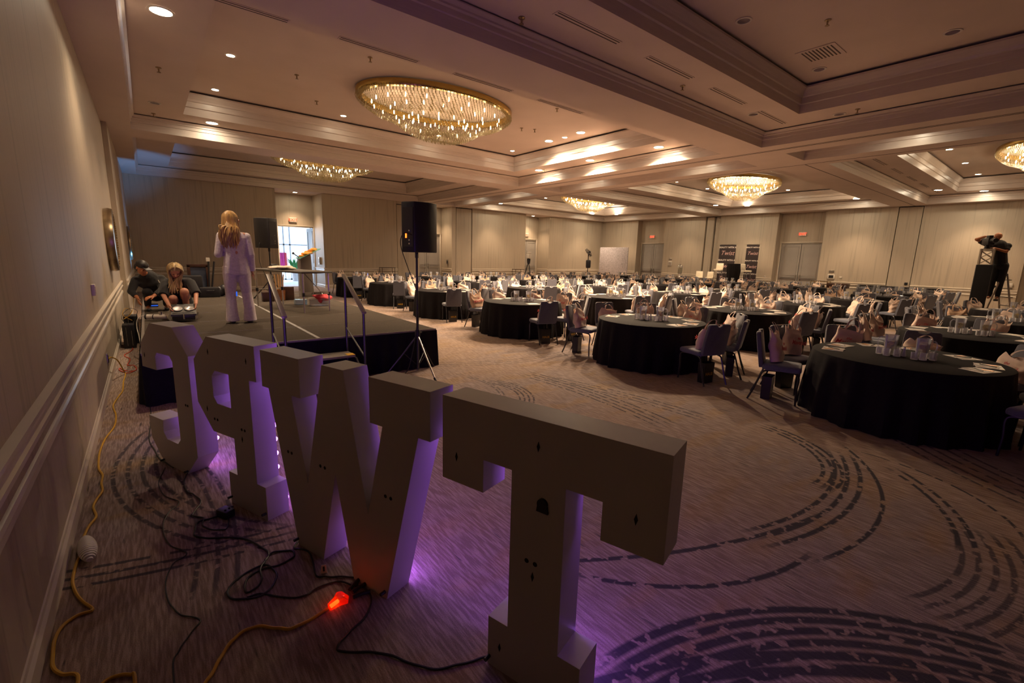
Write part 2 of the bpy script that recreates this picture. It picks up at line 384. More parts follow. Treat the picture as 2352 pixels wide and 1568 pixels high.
def build_walls():
    # left wall: steps out a little beyond the stage edge
    b = MB(); b.box(XL-.15, XL, YN, 14.4, 0, H1); b.box(XL-.15, XL+.1, 14.4, 25.4, 0, H1); S(b.build('wall_left', M['wall']))
    b = MB(); b.box(XL-.15, 28.3, YN-.15, YN, 0, 5.6); S(b.build('wall_near', M['wall']))
    # back wall: deep piers between three door niches, and two wall pockets for folding partitions
    b = MB()
    for x0, x1, y1 in ((XL+.1, 4.86, 25.4), (6.91, 10.76, 25.4), (12.1-.1, 12.1, 25.0), (14.2, 14.47, 25.0), (15.63, 19.86, 25.0), (22.0, 28.3, 25.0)):
        b.box(x0, x1, YB, y1, 0, H1)
    b.box(10.80, 12.0, YB+.04, YB+.2, 0, H1-.18); b.box(10.76, 12.0, YB+.001, YB+.2, H1-.14, H1)
    b.box(14.52, 15.59, YB+.03, YB+.2, 0, H1-.05)
    # niche backs with the openings left out
    for x0, x1, y, d0, d1 in ((4.86, 6.91, 25.25, 5.22, 6.86), (12.1, 14.2, 24.88, 12.3, 14.06), (19.86, 22.0, 24.88, 20.05, 21.85)):
        b.box(x0, d0, y, y+.12, 0, 2.95); b.box(d1, x1, y, y+.12, 0, 2.95); b.box(x0, x1, y, y+.12, 2.95, H1)
    S(b.build('wall_back', M['wall']))
    b = MB(); b.box(10.76, 12.0, YB+.2, YB+.25, 0, H1); b.box(14.47, 15.63, YB+.2, YB+.25, 0, H1); b.box(27.9, 27.95, 14.55, 15.48, 0, H1); b.box(27.75, 27.8, 5.1, 6.06, 0, H1)
    S(b.build('trim_pocket_gaps', M['black_gap']))
    # right wall with three door recesses and two partition pockets
    b = MB()
    for y0, y1 in ((20.52, 25.0), (15.46, 18.31), (11.2, 14.52), (6.03, 8.93), (1.75, 5.13), (YN, -.6)):
        b.box(XR, XR+.7, y0, y1, 0, H1)
    for y0, y1, d0, d1 in ((18.31, 20.52, 18.46, 20.40), (8.93, 11.2, 9.08, 11.06), (-.6, 1.75, -.5, 1.4)):
        b.box(XR+.5, XR+.7, y0, d0, 0, 2.92); b.box(XR+.5, XR+.7, d1, y1, 0, 2.92); b.box(XR+.5, XR+.7, y0, y1, 2.92, H1)
    b.box(XR+.03, XR+.2, 14.93, 15.37, 0, H1-.04); b.box(XR+.12, XR+.3, 14.52, 14.86, 0, H1-.04)
    b.box(XR+.02, XR+.15, 5.16, 6.0, 0, H1-.04)
    S(b.build('wall_right', M['wall']))
build_walls()

def build_trims():
    """chair rail: a wide moulding, a band of wall, and a thin lower bead; and the baseboard"""
    rail = [(0, .845), (.03, .85), (.03, .875), (.018, .885), (.018, .915), (.03, .925), (.038, .955), (.038, .975), (0, .985)]
    bead = [(0, .685), (.016, .69), (.02, .70), (.02, .735), (.012, .75), (0, .755)]
    base = [(0, 0), (.016, 0), (.016, .095), (.022, .10), (.022, .115), (.010, .13), (.006, .145), (0, .15)]
    def runx(b, prof, x0, x1, y, sgn): b.prism([(y+sgn*p[0], p[1]) for p in prof], x0, x1, 'x')
    def runy(b, prof, y0, y1, x, sgn): b.prism([(x+sgn*p[0], p[1]) for p in prof], y0, y1, 'y')
    for nm, side, segs in (('left', 'y', [(YN, 14.40, XL, 1), (14.40, YB, XL+.1, 1)]),
                           ('back', 'x', [(XL+.1, 4.86, YB, -1), (6.91, 10.76, YB, -1), (15.63, 19.86, YB, -1), (22.0, XR, YB, -1), (4.86, 5.15, 25.25, -1)]),
                           ('right', 'y', [(20.52, YB, XR, -1), (15.46, 18.31, XR, -1), (11.2, 14.52, XR, -1), (6.03, 8.93, XR, -1), (1.75, 5.13, XR, -1)]),
                           ('niches', 'y', [(YB, 25.2, 6.91, -1), (YB, 24.85, 14.2, -1), (YB, 24.85, 22.0, -1)])):
        br = MB(); bb = MB()
        for a, c, q, sg in segs:
            f = runy if side == 'y' else runx
            f(br, rail, a, c, q, sg); f(br, bead, a, c, q, sg); f(bb, base, a, c, q, sg)
        S(br.build('trim_rail_'+nm, M['trim'])); S(bb.build('baseboard_'+nm, M['trim']))
build_trims()

def ring(b, x0, x1, y0, y1, prof):
    """sweep an (inset, z) profile round a rectangle"""
    n = len(prof); V = []
    for d, z in prof: V += [(x0+d, y0+d, z), (x1-d, y0+d, z), (x1-d, y1-d, z), (x0+d, y1-d, z)]
    b.add(V, [(i*4+k, i*4+(k+1) % 4, (i+1)*4+(k+1) % 4, (i+1)*4+k) for i in range(n-1) for k in range(4)])

#         outer opening            inner opening
TRAYS = [((0.0, 11.93, -3.2, 5.45), (1.0, 11.03, -2.2, 4.35)),
         ((0.0, 11.93, 6.45, 14.78), (1.0, 11.03, 7.52, 13.95)),
         ((0.0, 11.93, 15.85, 23.48), (1.0, 11.0, 16.9, 22.95)),
         ((15.0, 27.12, -3.2, 5.0), (16.0, 26.3, -2.2, 3.95)),
         ((15.0, 27.12, 6.25, 14.3), (16.0, 26.3, 7.3, 13.3)),
         ((15.0, 27.12, 15.55, 23.25), (16.0, 26.3, 16.5, 22.6))]
COFF = [(12.95, 14.12, -3.2, 5.3), (12.95, 14.12, 6.5, 14.65), (12.95, 14.12, 15.9, 23.3)]
def build_ceiling():
    holes = [t[0] for t in TRAYS] + COFF
    xs = sorted({XL-.2, 28.4} | {v for h in holes for v in h[:2]}); ys = sorted({YN-.2, 25.4} | {v for h in holes for v in h[2:]})
    b = MB()
    for i in range(len(xs)-1):
        for j in range(len(ys)-1):
            cx, cyy = (xs[i]+xs[i+1])/2, (ys[j]+ys[j+1])/2
            if any(h[0] < cx < h[1] and h[2] < cyy < h[3] for h in holes): continue
            b.add([(xs[i], ys[j], H1), (xs[i+1], ys[j], H1), (xs[i+1], ys[j+1], H1), (xs[i], ys[j+1], H1)], [(0, 3, 2, 1)])
    for o, n in TRAYS:
        a, c, d, e = o; p, q, r_, s_ = n
        V = [(a, d, H2), (c, d, H2), (c, e, H2), (a, e, H2), (p, r_, H2), (q, r_, H2), (q, s_, H2), (p, s_, H2)]
        b.add(V, [(0, 1, 5, 4), (1, 2, 6, 5), (2, 3, 7, 6), (3, 0, 4, 7)])
        b.add([(p, r_, H3), (q, r_, H3), (q, s_, H3), (p, s_, H3)], [(0, 3, 2, 1)])
    for a, c, d, e in COFF: b.add([(a, d, H2), (c, d, H2), (c, e, H2), (a, e, H2)], [(0, 3, 2, 1)])
    S(b.build('ceiling', M['paint']))
    # unseen lid added above, so that no outside light leaks in
    b = MB(); b.box(XL-.4, 28.5, YN-.3, 25.4, 5.6, 5.7); S(b.build('ceiling_light_block', M['black_gap']))
    outer = [(0, H1), (0, H1+.16), (.02, H1+.17), (.02, H1+.235), (.045, H1+.25), (.045, H1+.275), (.085, H1+.315), (.085, H1+.33)]
    inner = [(0, H2), (0, H2+.17), (.025, H2+.185), (.025, H2+.30), (.045, H2+.315), (.06, H2+.35), (.13, H2+.45), (.13, H2+.485)]
    for k, (o, n) in enumerate(TRAYS):
        b = MB(); ring(b, *o, outer); ring(b, *n, inner); S(b.build('trim_%d' % (k+1), M['gloss']))
    b = MB()
    for c in COFF: ring(b, *c, outer)
    S(b.build('trim_7', M['gloss']))
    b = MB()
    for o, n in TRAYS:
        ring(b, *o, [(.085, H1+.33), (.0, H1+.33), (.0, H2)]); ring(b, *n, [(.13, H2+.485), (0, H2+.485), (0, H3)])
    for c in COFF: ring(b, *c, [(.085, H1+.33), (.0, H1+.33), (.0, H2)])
    S(b.build('trim_8', M['reveal']))  # shade of the gap above each riser, put in as dark colour
    # partition tracks let into the ceiling
    b = MB()
    for x in (12.38, 12.46, 14.70): b.box(x-.012, x+.012, YN, YB, H1-.004, H1+.004)
    for y in (5.47, 14.93): b.box(14.7, XR, y-.012, y+.012, H1-.004, H1+.004)
    S(b.build('trim_9', M['reveal']))
build_ceiling()

def build_lobby():
    b = MB(); b.add([(2.5, 25.26, -.001), (11, 25.26, -.001), (11, 31, -.001), (2.5, 31, -.001)], [(0, 1, 2, 3)]); S(b.build('floor_lobby', M['lobby']))
    b = MB(); b.box(2.4, 2.5, 25.4, 31, 0, 3.4); b.box(11, 11.1, 25.4, 31, 0, 3.4); b.box(2.4, 11.1, 25.3, 31, 3.4, 3.5)
    b.box(2.5, 4.86, 25.4, 25.45, 0, 3.4); b.box(6.91, 11, 25.4, 25.45, 0, 3.4)
    S(b.build('wall_lobby', M['lobby']))
    b = MB()
    for x in (2.5, 4.9, 6.6, 6.95, 8.2, 10.9): b.box(x, x+.09, 30.9, 31.0, 0, 3.4)
    for z in (0, 2.1, 3.3): b.box(2.5, 11, 30.9, 31, z, z+.08)
    S(b.build('window_1', M['steel']))
    ld = bpy.data.lights.new('daylight_window', 'AREA'); ld.shape = 'RECTANGLE'; ld.size = 8; ld.size_y = 3; ld.energy = 90; ld.color = (.6, .8, 1)
    lo = bpy.data.objects.new('daylight_window', ld); COL.objects.link(lo); lo.location = (6.7, 31.3, 1.7); lo.rotation_euler = (R(-90), 0, 0)
    # rack of bright clothes and a green planter glimpsed in the lobby
    t = empty('clothes_rack', 'garment rack of pink and magenta clothes in the bright lobby beyond the open door', 'clothes rack', (5.95, 29.2, 0))
    b = MB()
    for x in (-.5, .5): b.tube([(x, 0, 0), (x, 0, 1.7)], .015)
    b.tube([(-.5, 0, 1.7), (.5, 0, 1.7)], .015); b.build('rail_frame', M['chrome'], t)
    for i in range(7):
        b = MB(); x = -.42+i*.13; b.prism([(x-.05, 1.66), (x+.05, 1.66), (x+.07, .75-.1*(i % 3)), (x-.07, .75)], -.2, .2, 'y'); b.build('garment', M['magenta'] if i % 3 else M['pinkcloth'], t)
    t = empty('potted_plant', 'leafy green plant in a pale pot seen through the lobby door', 'plant', (6.9, 29.6, 0))
    b = MB(); b.lathe([(.15, 0), (.2, .5), (.2, .52), (.01, .52)], 16); b.build('pot', M['white'], t)
    b = MB()
    for i in range(40):
        a = rnd.uniform(0, 6.3); l = rnd.uniform(.3, .6); z = rnd.uniform(.4, .9)
        b.add([(0, 0, .5), (math.cos(a)*l*.5-.04, math.sin(a)*l*.5, .5+z*.7), (math.cos(a)*l, math.sin(a)*l, .5+z), (math.cos(a)*l*.5+.04, math.sin(a)*l*.5, .5+z*.7)], [(0, 1, 2, 3)])
    b.build('leaves', mat('leaf_green', (.05, .25, .06), .5), t)
build_lobby()

def door(n, origin, width, height, n_leaf, rz, opened=0, bar=True):
    """a framed door with panelled leaves; local x runs along the wall, local -y faces the room"""
    t = bpy.data.objects.new('door_%d' % n, None); COL.objects.link(t); t.location = origin; t.rotation_euler = (0, 0, rz); S(t)
    b = MB(); f = .07
    b.box(-f, 0, -.05, .06, 0, height+f); b.box(width, width+f, -.05, .06, 0, height+f); b.box(0, width, -.05, .06, height, height+f)
    b.box(-f-.02, width+f+.02, -.06, -.02, height+f-.01, height+f+.03)
    b.build('door_frame', M['trim'], t, bevel=.006)
    wl = width/n_leaf - .012
    for k in range(n_leaf):
        x0 = .006 + k*(wl+.012) + (.012 if k else 0)
        b = MB(); T = Matrix()
        if opened: T = Matrix.Translation((x0 if k == 0 else x0+wl, 0, 0)) @ Matrix.Rotation(R(opened if k == 0 else -opened), 4, 'Z') @ Matrix.Translation((-x0 if k == 0 else -x0-wl, 0, 0))
        b.T = T
        b.box(x0, x0+wl, .0, .045, 0.008, height-.01)
        for z0, z1 in ((.18, .98), (1.18, height-.16)):
            for a, c, d, e in ((x0+.1, x0+wl-.1, z0, z0+.03), (x0+.1, x0+wl-.1, z1-.03, z1), (x0+.1, x0+.13, z0, z1), (x0+wl-.13, x0+wl-.1, z0, z1)):
                b.box(a, c, -.014, 0, d, e)
        lf = b.build('door_leaf', M['door'], t)
        if bar:
            b = MB(); b.T = T; b.box(x0+.06, x0+wl-.06, -.07, -.04, 1.02, 1.07); b.box(x0+.06, x0+.14, -.05, 0, 1.0, 1.1)
            xx = x0+wl-.12 if k == 0 else x0+.06
            b.box(xx, xx+.06, -.06, 0, .95, 1.22); b.build('push_bar', M['steel'], lf)
b = MB(); b.box(28.35, 28.45, -1, 21.5, 0, 3.6); b.box(11.8, 22.5, 25.12, 25.2, 0, 3.4); b.box(28.1, 28.45, -.9, -.8, 0, 3.5); b.box(28.1, 28.45, 21, 21.1, 0, 3.5)
S(b.build('wall_light_block', M['black_gap']))  # dark backing added behind the doors to block the bright world light
door(1, (5.22, 25.27, 0), 1.64, 2.95, 2, 0, opened=82, bar=False)
door(2, (12.3, 24.9, 0), 1.76, 2.95, 2, 0)
door(3, (20.05, 24.9, 0), 1.80, 2.95, 2, 0)
door(4, (28.12, 20.40, 0), 1.94, 2.92, 2, R(-90))
door(5, (28.12, 11.06, 0), 1.98, 2.92, 2, R(-90))
door(6, (28.12, 1.4, 0), 1.90, 2.92, 2, R(-90))

def exit_sign(loc, rz, lab):
    t = empty('exit_sign', lab, 'exit sign', loc, rz, 'red exit signs above the doors')
    b = MB(); b.box(-.17, .17, -.06, 0, -.11, .11); b.build('housing', M['white'], t, bevel=.008)
    text_mesh('exit_letters', 'EXIT', .19, M['exit_red'], t, facing(0, -.0615, -.005, 0, -1), .002, bold=.004)
exit_sign((5.92, 25.24, 3.30), 0, 'red-lettered exit sign above the open door to the bright lobby')
exit_sign((28.09, 19.58, 3.42), R(-90), 'red exit sign over the double doors beside the glittery photo backdrop')
exit_sign((28.09, 10.06, 3.42), R(-90), 'red exit sign over the double doors right of the black banners')
exit_sign((20.9, 24.87, 3.30), 0, 'exit sign in the far niche behind the white camera on its tripod')

# ------------------------------------------------------------ ceiling fittings
def light(name, kind, loc, energy, color, parent=None, **kw):
    ld = bpy.data.lights.new(name, kind); ld.energy = energy; ld.color = color
    for k, v in kw.items(): setattr(ld, k, v)
    o = bpy.data.objects.new(name, ld); COL.objects.link(o); o.location = loc
    if parent: o.parent = parent
    return o
def make_downlight(r, on, lab, grp):
    t = empty('recessed_downlight', lab, 'ceiling light', (0, 0, 0), 0, grp)
    b = MB(); b.lathe([(r+.03, 0), (r+.028, -.008), (r, -.01), (r-.004, 0), (r-.012, .0)], 24, caps=False); b.build('trim_ring', M['white'], t, smooth=True)
    b = MB(); b.lathe([(r-.002, -.004), (.001, -.006)], 24, caps=False); b.build('lens', M['lamp_on'] if on else M['lamp_off'], t, smooth=True)
    return t
PROTO = {}
def downlight(x, y, z, r=.075, on=True, lab='', grp='', k=1.0, spread=128):
    key = (r, on)
    if key not in PROTO: o = PROTO[key] = make_downlight(r, on, lab, grp)
    else:
        o = copy_tree(PROTO[key])
        for ch in [c for c in o.children if c.type == 'LIGHT']: bpy.data.objects.remove(ch)
    o.location = (x, y, z-.002); o['label'] = lab; o['group'] = grp
    if on: light('lamp', 'SPOT', (0, 0, -.03), K_DOWN*k, WARM, o, spot_size=R(spread), spot_blend=(.4 if spread > 130 else .75), shadow_soft_size=.06)
for x, y in ((1.62, 10.87), (1.62, 13.34), (4.55, 13.28), (7.47, 13.28), (10.38, 13.25), (10.39, 10.68)):
    downlight(x, y, H3, .07, True, 'small lit recessed downlight in the upper tray round the nearest chandelier', 'small lit downlights round the nearest chandelier', 2.0, 106)
for x, y in ((10.35, 11.35), (10.34, 9.97)):
    downlight(x, y, H3, .12, True, 'larger lit recessed downlight beyond the right end of the nearest chandelier', 'larger lit downlights beyond the nearest chandelier', 6.5, 146)
for (x, y), l in (((1.61, 14.35), 'wide lit downlight on the lower ledge above the two crouching people'),
                  ((.46, 8.29), 'brightest wide oval downlight close to the left wall, at the top left corner')):
    downlight(x, y, H2, .125, True, l, 'wide lit downlights on the lower ledge of the near tray', 1.0, 108)
for (x, y), l in (((11.45, 8.03), 'rightmost of three wide downlights along the near tray right ledge'), ((11.45, 10.57), 'middle of three wide downlights along the near tray right ledge'), ((11.45, 13.03), 'leftmost of three wide downlights along the near tray right ledge')):
    downlight(x, y, H2, .125, True, l, 'wide lit downlights on the lower ledge of the near tray', 6.5, 146)
for x, y in ((13.5, 8.2), (13.5, 12.9), (13.5, 17.6), (13.5, 21.3), (13.5, 3.0)):
    downlight(x, y, H2, .1, True, 'downlight tucked into the narrow coffer between the two rows of trays', 'downlights in the narrow coffers', 1.0)
RT = 'small lit downlights in the upper trays over the far tables'
for x, y, l in ((16.9, 12.7, 'left of'), (19.7, 12.7, 'left of'), (22.54, 12.72, 'left of'), (25.4, 12.7, 'behind'), (25.4, 10.06, 'right of'), (25.4, 7.6, 'right of')):
    downlight(x, y, H3, .08, True, 'small lit downlight '+l+' the round chandelier at right centre', RT, .85, 110)
for x in (16.9, 19.8, 22.6, 25.5):
    downlight(x, 21.8, H3, .08, True, 'small lit downlight beyond the farthest chandelier', RT, .85, 110)
for x in (16.94, 19.83, 22.7, 25.64):
    downlight(x, 3.35, H3, .08, True, 'small lit downlight in the tray at the far right', 'small lit downlights in the far right tray', .85, 110)
for x, y, l in ((25.04, 13.55, 'wide lit downlight just below the right centre chandelier, left one'), (26.25, 12.39, 'wide lit downlight just below the right centre chandelier, right one'),
                (26.38, 7.41, 'wide lit downlight on the ledge above the right-hand double doors'), (24.94, 22.49, 'wide lit downlight under the farthest chandelier, left one'),
                (26.13, 21.34, 'wide lit downlight under the farthest chandelier, right one'), (26.3, 16.4, 'wide lit downlight washing the wall left of the banners'),
                (25.3, 4.38, 'wide lit downlight on the right-hand ledge, left of a pair'), (26.62, 3.21, 'wide lit downlight on the right-hand ledge, right of a pair'),
                (16.9, 22.6, 'wide lit downlight washing the back wall beside the middle niche')):
    downlight(x, y, H2, .125, True, l, 'wide lit downlights washing the far walls', 1.5, 84)
for x, y, l in ((5.9, 24.4, 'small lit downlight in the niche above the open lobby door'), (13.2, 24.3, 'small lit downlight in the middle door niche'), (20.9, 24.2, 'small lit downlight in the far door niche')):
    downlight(x, y, H1, .09, True, l, 'downlights in the door niches', 1.5, 100)
for x, y, z in ((10.37, 4.99, H2), (11.61, 3.8, H2), (10.2, 1.95, H3), (7.48, 3.91, H3), (10.3, 3.81, H3), (.46, 13.36, H2)):
    downlight(x, y, z, .09, False, 'unlit recessed downlight with a purple glint in the dark ceiling', 'unlit recessed downlights')

def slot(x0, x1, y, z, lab):
    t = empty('slot_diffuser', lab, 'air vent', ((x0+x1)/2, y, z), 0, 'long slot air diffusers')
    w_ = (x1-x0)/2
    b = MB(); b.box(-w_, w_, -.06, .06, -.006, 0); b.build('frame', M['paint'], t)
    b = MB()
    for q in (-.028, .028): b.box(-w_+.02, w_-.02, q-.010, q+.010, -.008, -.0065)
    b.build('slots', M['reveal'], t)
for i, x in enumerate((.52, 2.48, 4.42, 6.38, 8.32, 10.25)): slot(x, x+1.28, 4.82, H2, ['first', 'second', 'third', 'fourth', 'fifth', 'sixth'][i]+' slot diffuser from the left in the tray above the letters')
for i, x in enumerate((.56, 2.52, 4.48, 6.44)): slot(x, x+1.29, 7.43, H2, ['first', 'second', 'third', 'fourth'][i]+' slot diffuser on the near edge of the chandelier tray')
for i, x in enumerate((17.0, 19.0, 21.0, 23.0, 25.0)): slot(x, x+1.25, 4.5, H2, ['first', 'second', 'third', 'fourth', 'fifth'][i]+' slot diffuser on the far right tray ledge')

def sprinkler(x, y, z, i):
    b = MB(); b.lathe([(.045, 0), (.045, -.01), (.014, -.02), (.012, -.07), (.03, -.075), (.03, -.082), (.001, -.085)], 12)
    o = b.build('sprinkler_head', M['bronze'], smooth=True); o.location = (x, y, z)
    tag(o, 'small fire sprinkler head hanging from the ceiling', 'sprinkler', 'ceiling sprinklers')
for i, (x, y, z) in enumerate(((2.84, 11.05, H3), (3.68, 9.14, H3), (3.65, 12.53, H3), (8.8, 10.83, H3), (9.16, 10.67, H3), (8.32, 8.87, H3), (8.39, 3.08, H3), (4.18, 5.21, H2), (7.86, 5.11, H2), (11.5, 3.45, H2), (.48, 10.78, H2), (.45, 14.4, H2), (11.5, 12.8, H2))): sprinkler(x, y, z, i)
t = empty('air_return_grille', 'square air return grille on the dark upper ceiling at top right', 'air vent', (9.55, 3.55, H3))
b = MB(); b.box(-.3, .3, -.3, .3, -.012, 0); b.build('frame', M['paint'], t)
b = MB()
for i in range(9): b.box(-.24, .24, -.24+i*.055, -.22+i*.055, -.016, -.013)
b.build('louvres', M['reveal'], t)

# ------------------------------------------------------------ chandeliers
def make_chandelier():
    t = empty('crystal_chandelier', '', 'chandelier')
    A, B = 2.0, 1.35
    b = MB(); b.lathe([(1.0, .13), (1.0, .04), (.985, .0), (.93, .0), (.93, .13)], 64, sx=A, sy=B, caps=False); b.build('rim', M['brass'], t, smooth=True)
    def prof(r):     # depth under the rim for a normalised radius: an outer swag, a deeper inner bowl, a dimple
        if r > .66: q = (1-r)/.34; return -.30*math.sin(min(1, q)*PI/2)**.8
        if r > .24: q = (.66-r)/.42; return -.27 - .40*math.sin(q*PI/2)
        return -.60
    b = MB()
    for k in range(34):
        r = 1 - .028*k
        if r < .1: break
        n = max(16, int(150*r)); z = prof(r); z2 = prof(max(.1, r-.028))
        for i in range(n):
            a = 2*PI*(i+.5*(k % 2))/n; x, y = math.cos(a)*r*A, math.sin(a)*r*B
            h = .052 if r > .3 else .07; s = .0085 + .006*((i*7+k*3) % 3 == 0)
            ca, sa = math.cos(a), math.sin(a)
            b.add([(x-sa*s, y+ca*s, z+h*.5), (x+sa*s, y-ca*s, z+h*.5), (x+sa*s*.6, y-ca*s*.6, z-h*.7), (x-sa*s*.6, y+ca*s*.6, z-h*.7), (x+ca*.010, y+sa*.010, z)], [(0, 1, 4), (1, 2, 4), (2, 3, 4), (3, 0, 4), (0, 3, 2, 1)])
    for i in range(150):   # the upright strands of the rim
        a = 2*PI*i/150; x, y = math.cos(a)*.985*A, math.sin(a)*.985*B; ca, sa = math.cos(a), math.sin(a)
        b.add([(x-sa*.006, y+ca*.006, .06), (x+sa*.006, y-ca*.006, .06), (x+sa*.006, y-ca*.006, -.10), (x-sa*.006, y+ca*.006, -.10), (x+ca*.01, y+sa*.01, -.02)], [(0, 1, 4), (1, 2, 4), (2, 3, 4), (3, 0, 4), (0, 3, 2, 1)])
    tag(b.build('bead_curtain', M['bead'], t), kind='stuff')
    bulbs = []
    for rr, n, z in ((.82, 20, -.10), (.60, 16, -.14), (.38, 12, -.26), (.50, 12, -.40)):
        for i in range(n):
            a = 2*PI*(i+.3)/n; bulbs.append((math.cos(a)*rr*A, math.sin(a)*rr*B, z))
    return t, bulbs
chand, bulb_pos = make_chandelier()
def bulb_mesh(m):
    b = MB(); b.lathe([(.001, -.04), (.012, -.035), (.014, .02), (.008, .045), (.001, .05)], 8); o = b.build('bulb', m); return o
b_hi, b_lo = bulb_mesh(M['bulb_hi']), bulb_mesh(M['bulb_lo'])
def chandelier(first, loc, lab, hi):
    c = chand if first else copy_tree(chand)
    if not first:
        for ch in [q for q in c.children if q.name.split('.')[0] in ('bulb', 'glow')]: bpy.data.objects.remove(ch)
    c.location = loc; c['label'] = lab; c['group'] = 'oval crystal chandeliers'
    src = b_hi if hi else b_lo
    for p in bulb_pos: o = src.copy(); COL.objects.link(o); o.parent = c; o.location = p
    k = K_CHAND*(.5 if hi else .05)
    for x, y in ((-1.1, 0), (1.1, 0), (0, .55), (0, -.55)): light('glow', 'POINT', (x, y, -.2), k/4, WARM, c, shadow_soft_size=.12)
chandelier(True, (5.95, 10.55, 5.28), 'largest crystal chandelier, over the stage side of the near tray', False)
chandelier(False, (5.95, 19.55, 5.28), 'dimmer crystal chandelier beyond, above the back wall left of the speaker', False)
chandelier(False, (21.1, 19.35, 5.28), 'small bright crystal chandelier farthest away at centre', True)
chandelier(False, (21.2, 10.25, 5.28), 'bright round-looking crystal chandelier at right centre', True)
chandelier(False, (21.1, 1.1, 5.28), 'crystal chandelier cut by the right edge of the photo', True)
bpy.data.objects.remove(b_hi); bpy.data.objects.remove(b_lo)

# ------------------------------------------------------------ the four marquee letters, seen from behind
def letter(name_, lab, outline, hole, nx, ny, c, holes_s, depth=.155, bulbs=6):
    n = Vector((nx, ny, 0)).normalized(); d = Vector((n.y, -n.x, 0)); L = math.hypot(nx, ny)
    s0 = sum(p[0] for p in outline)/len(outline)
    org = d*s0 + n*(c/L)
    t = empty(name_, lab, 'marquee letter', org, 0, 'big white marquee letters seen from behind')
    rot = Matrix((d, n, Vector((0, 0, 1)))).transposed().to_4x4(); t.matrix_world = Matrix.Translation(org) @ rot
    P = [(p[0]-s0, p[1]) for p in outline]; hl = [(p[0]-s0, p[1]) for p in hole] if hole else None
    def solid(poly, hole_, y0, y1, side=True):
        bm = bmesh.new()
        def loop(pts, y): return [bm.verts.new((p[0], y, p[1])) for p in pts]
        for y in (y0, y1):
            v = loop(poly, y); e = [bm.edges.new((v[i], v[(i+1) % len(v)])) for i in range(len(v))]
            if hole_:
                h = loop(hole_, y); e += [bm.edges.new((h[i], h[(i+1) % len(h)])) for i in range(len(h))]
            bmesh.ops.triangle_fill(bm, edges=e, use_beauty=True)
        for pts in [poly] + ([hole_] if hole_ else []):
            a = loop(pts, y0); b_ = loop(pts, y1)
            for i in range(len(pts)): bm.faces.new((a[i], a[(i+1) % len(pts)], b_[(i+1) % len(pts)], b_[i]))
        bmesh.ops.remove_doubles(bm, verts=bm.verts, dist=1e-5); bmesh.ops.recalc_face_normals(bm, faces=bm.faces); return bm
    def put(nm, bm, m_):
        me = bpy.data.meshes.new(nm); bm.to_mesh(me); bm.free(); me.materials.append(m_); o = bpy.data.objects.new(nm, me); COL.objects.link(o); o.parent = t; return o
    put('side_return', solid(P, hl, .004, depth), M['letter'])
    put('back_panel', solid(P, hl, 0, .004), M['letter_back'])
    # screw eyes, keyhole slots and cable holes on the back panel
    for i, (s, z, kind) in enumerate(holes_s):
        s -= s0; b = MB()
        if kind == 'd': b.prism([(s, z-.022), (s+.007, z), (s, z+.022), (s-.007, z)], -.0015, .001, 'y'); b.build('keyhole_slot', M['black_gap'], t)
        elif kind == 'o':
            b.prism([(s+.010*math.cos(k*PI/5), z+.010*math.sin(k*PI/5)) for k in range(10)], -.0015, .001, 'y'); b.build('cable_hole', M['black_gap'], t)
        elif kind == 'b':
            b.prism([(s+.022*math.cos(k*PI/8), z+.006+.022*math.sin(k*PI/8)) for k in range(16)], -.012, .001, 'y'); b.prism([(s-.026, z-.03), (s+.026, z-.03), (s+.022, z), (s-.022, z)], -.008, .001, 'y'); b.build('power_inlet', M['rubber'], t)
        elif kind == 'g': b.tube([(s, .002, z), (s, -.03, z)], .009, 8); b.build('cable_gland', M['rubber'], t)
    # screws along the side return
    # bulbs on the front face: they throw the purple light
    xs = [p[0] for p in P]; x0, x1 = min(xs), max(xs)
    def inside(x, z, poly):
        c_ = False
        for i in range(len(poly)):
            (xa, za), (xb, zb) = poly[i], poly[(i+1) % len(poly)]
            if (za > z) != (zb > z) and x < (xb-xa)*(z-za)/(zb-za)+xa: c_ = not c_
        return c_
    pts = []
    for i in range(9):
        for j in range(11):
            x = x0+.05+(x1-x0-.1)*i/8; z = .08+1.04*j/10
            if all(inside(x+a, z+q, P) and not (hl and inside(x+a, z+q, hl)) for a, q in ((.035, .035), (-.035, .035), (.035, -.035), (-.035, -.035))): pts.append((x, z))
    for x, z in pts:
        if not PROTO.get('fb'): b = MB(); b.ell((0, 0, 0), .018, 10, 6); PROTO['fb'] = b.build('front_bulb', M['purple_bulb'], None, smooth=True); o = PROTO['fb']
        else: o = PROTO['fb'].copy(); COL.objects.link(o)
        o.parent = t; o.location = (x, depth+.015, z)
    step = max(1, len(pts)//bulbs)
    for x, z in pts[::step]: light('front_glow', 'POINT', (x, depth+.05, z), K_LET, (.40, .13, 1.0), t, shadow_soft_size=.03)
    return t
W_T = [(-1.333, 1.2), (-.341, 1.2), (-.341, .815), (-.565, .815), (-.565, .963), (-.711, .963), (-.711, .243), (-.612, .243), (-.612, 0), (-1.058, 0), (-1.058, .243), (-.955, .243), (-.955, .963), (-1.100, .963), (-1.100, .815), (-1.333, .815)]
letter('marquee_letter', 'huge white letter T nearest the camera, its flat back to us', W_T, None, .959, .282, 1.389,
       [(-1.25, .935, 'd'), (-.836, 1.094, 'd'), (-.443, .942, 'd'), (-.805, .865, 'b'), (-.870, .598, 'o'), (-.830, .598, 'o'), (-.840, .537, 'd'), (-.994, .116, 'd'), (-1.049, .043, 'g')], bulbs=8)
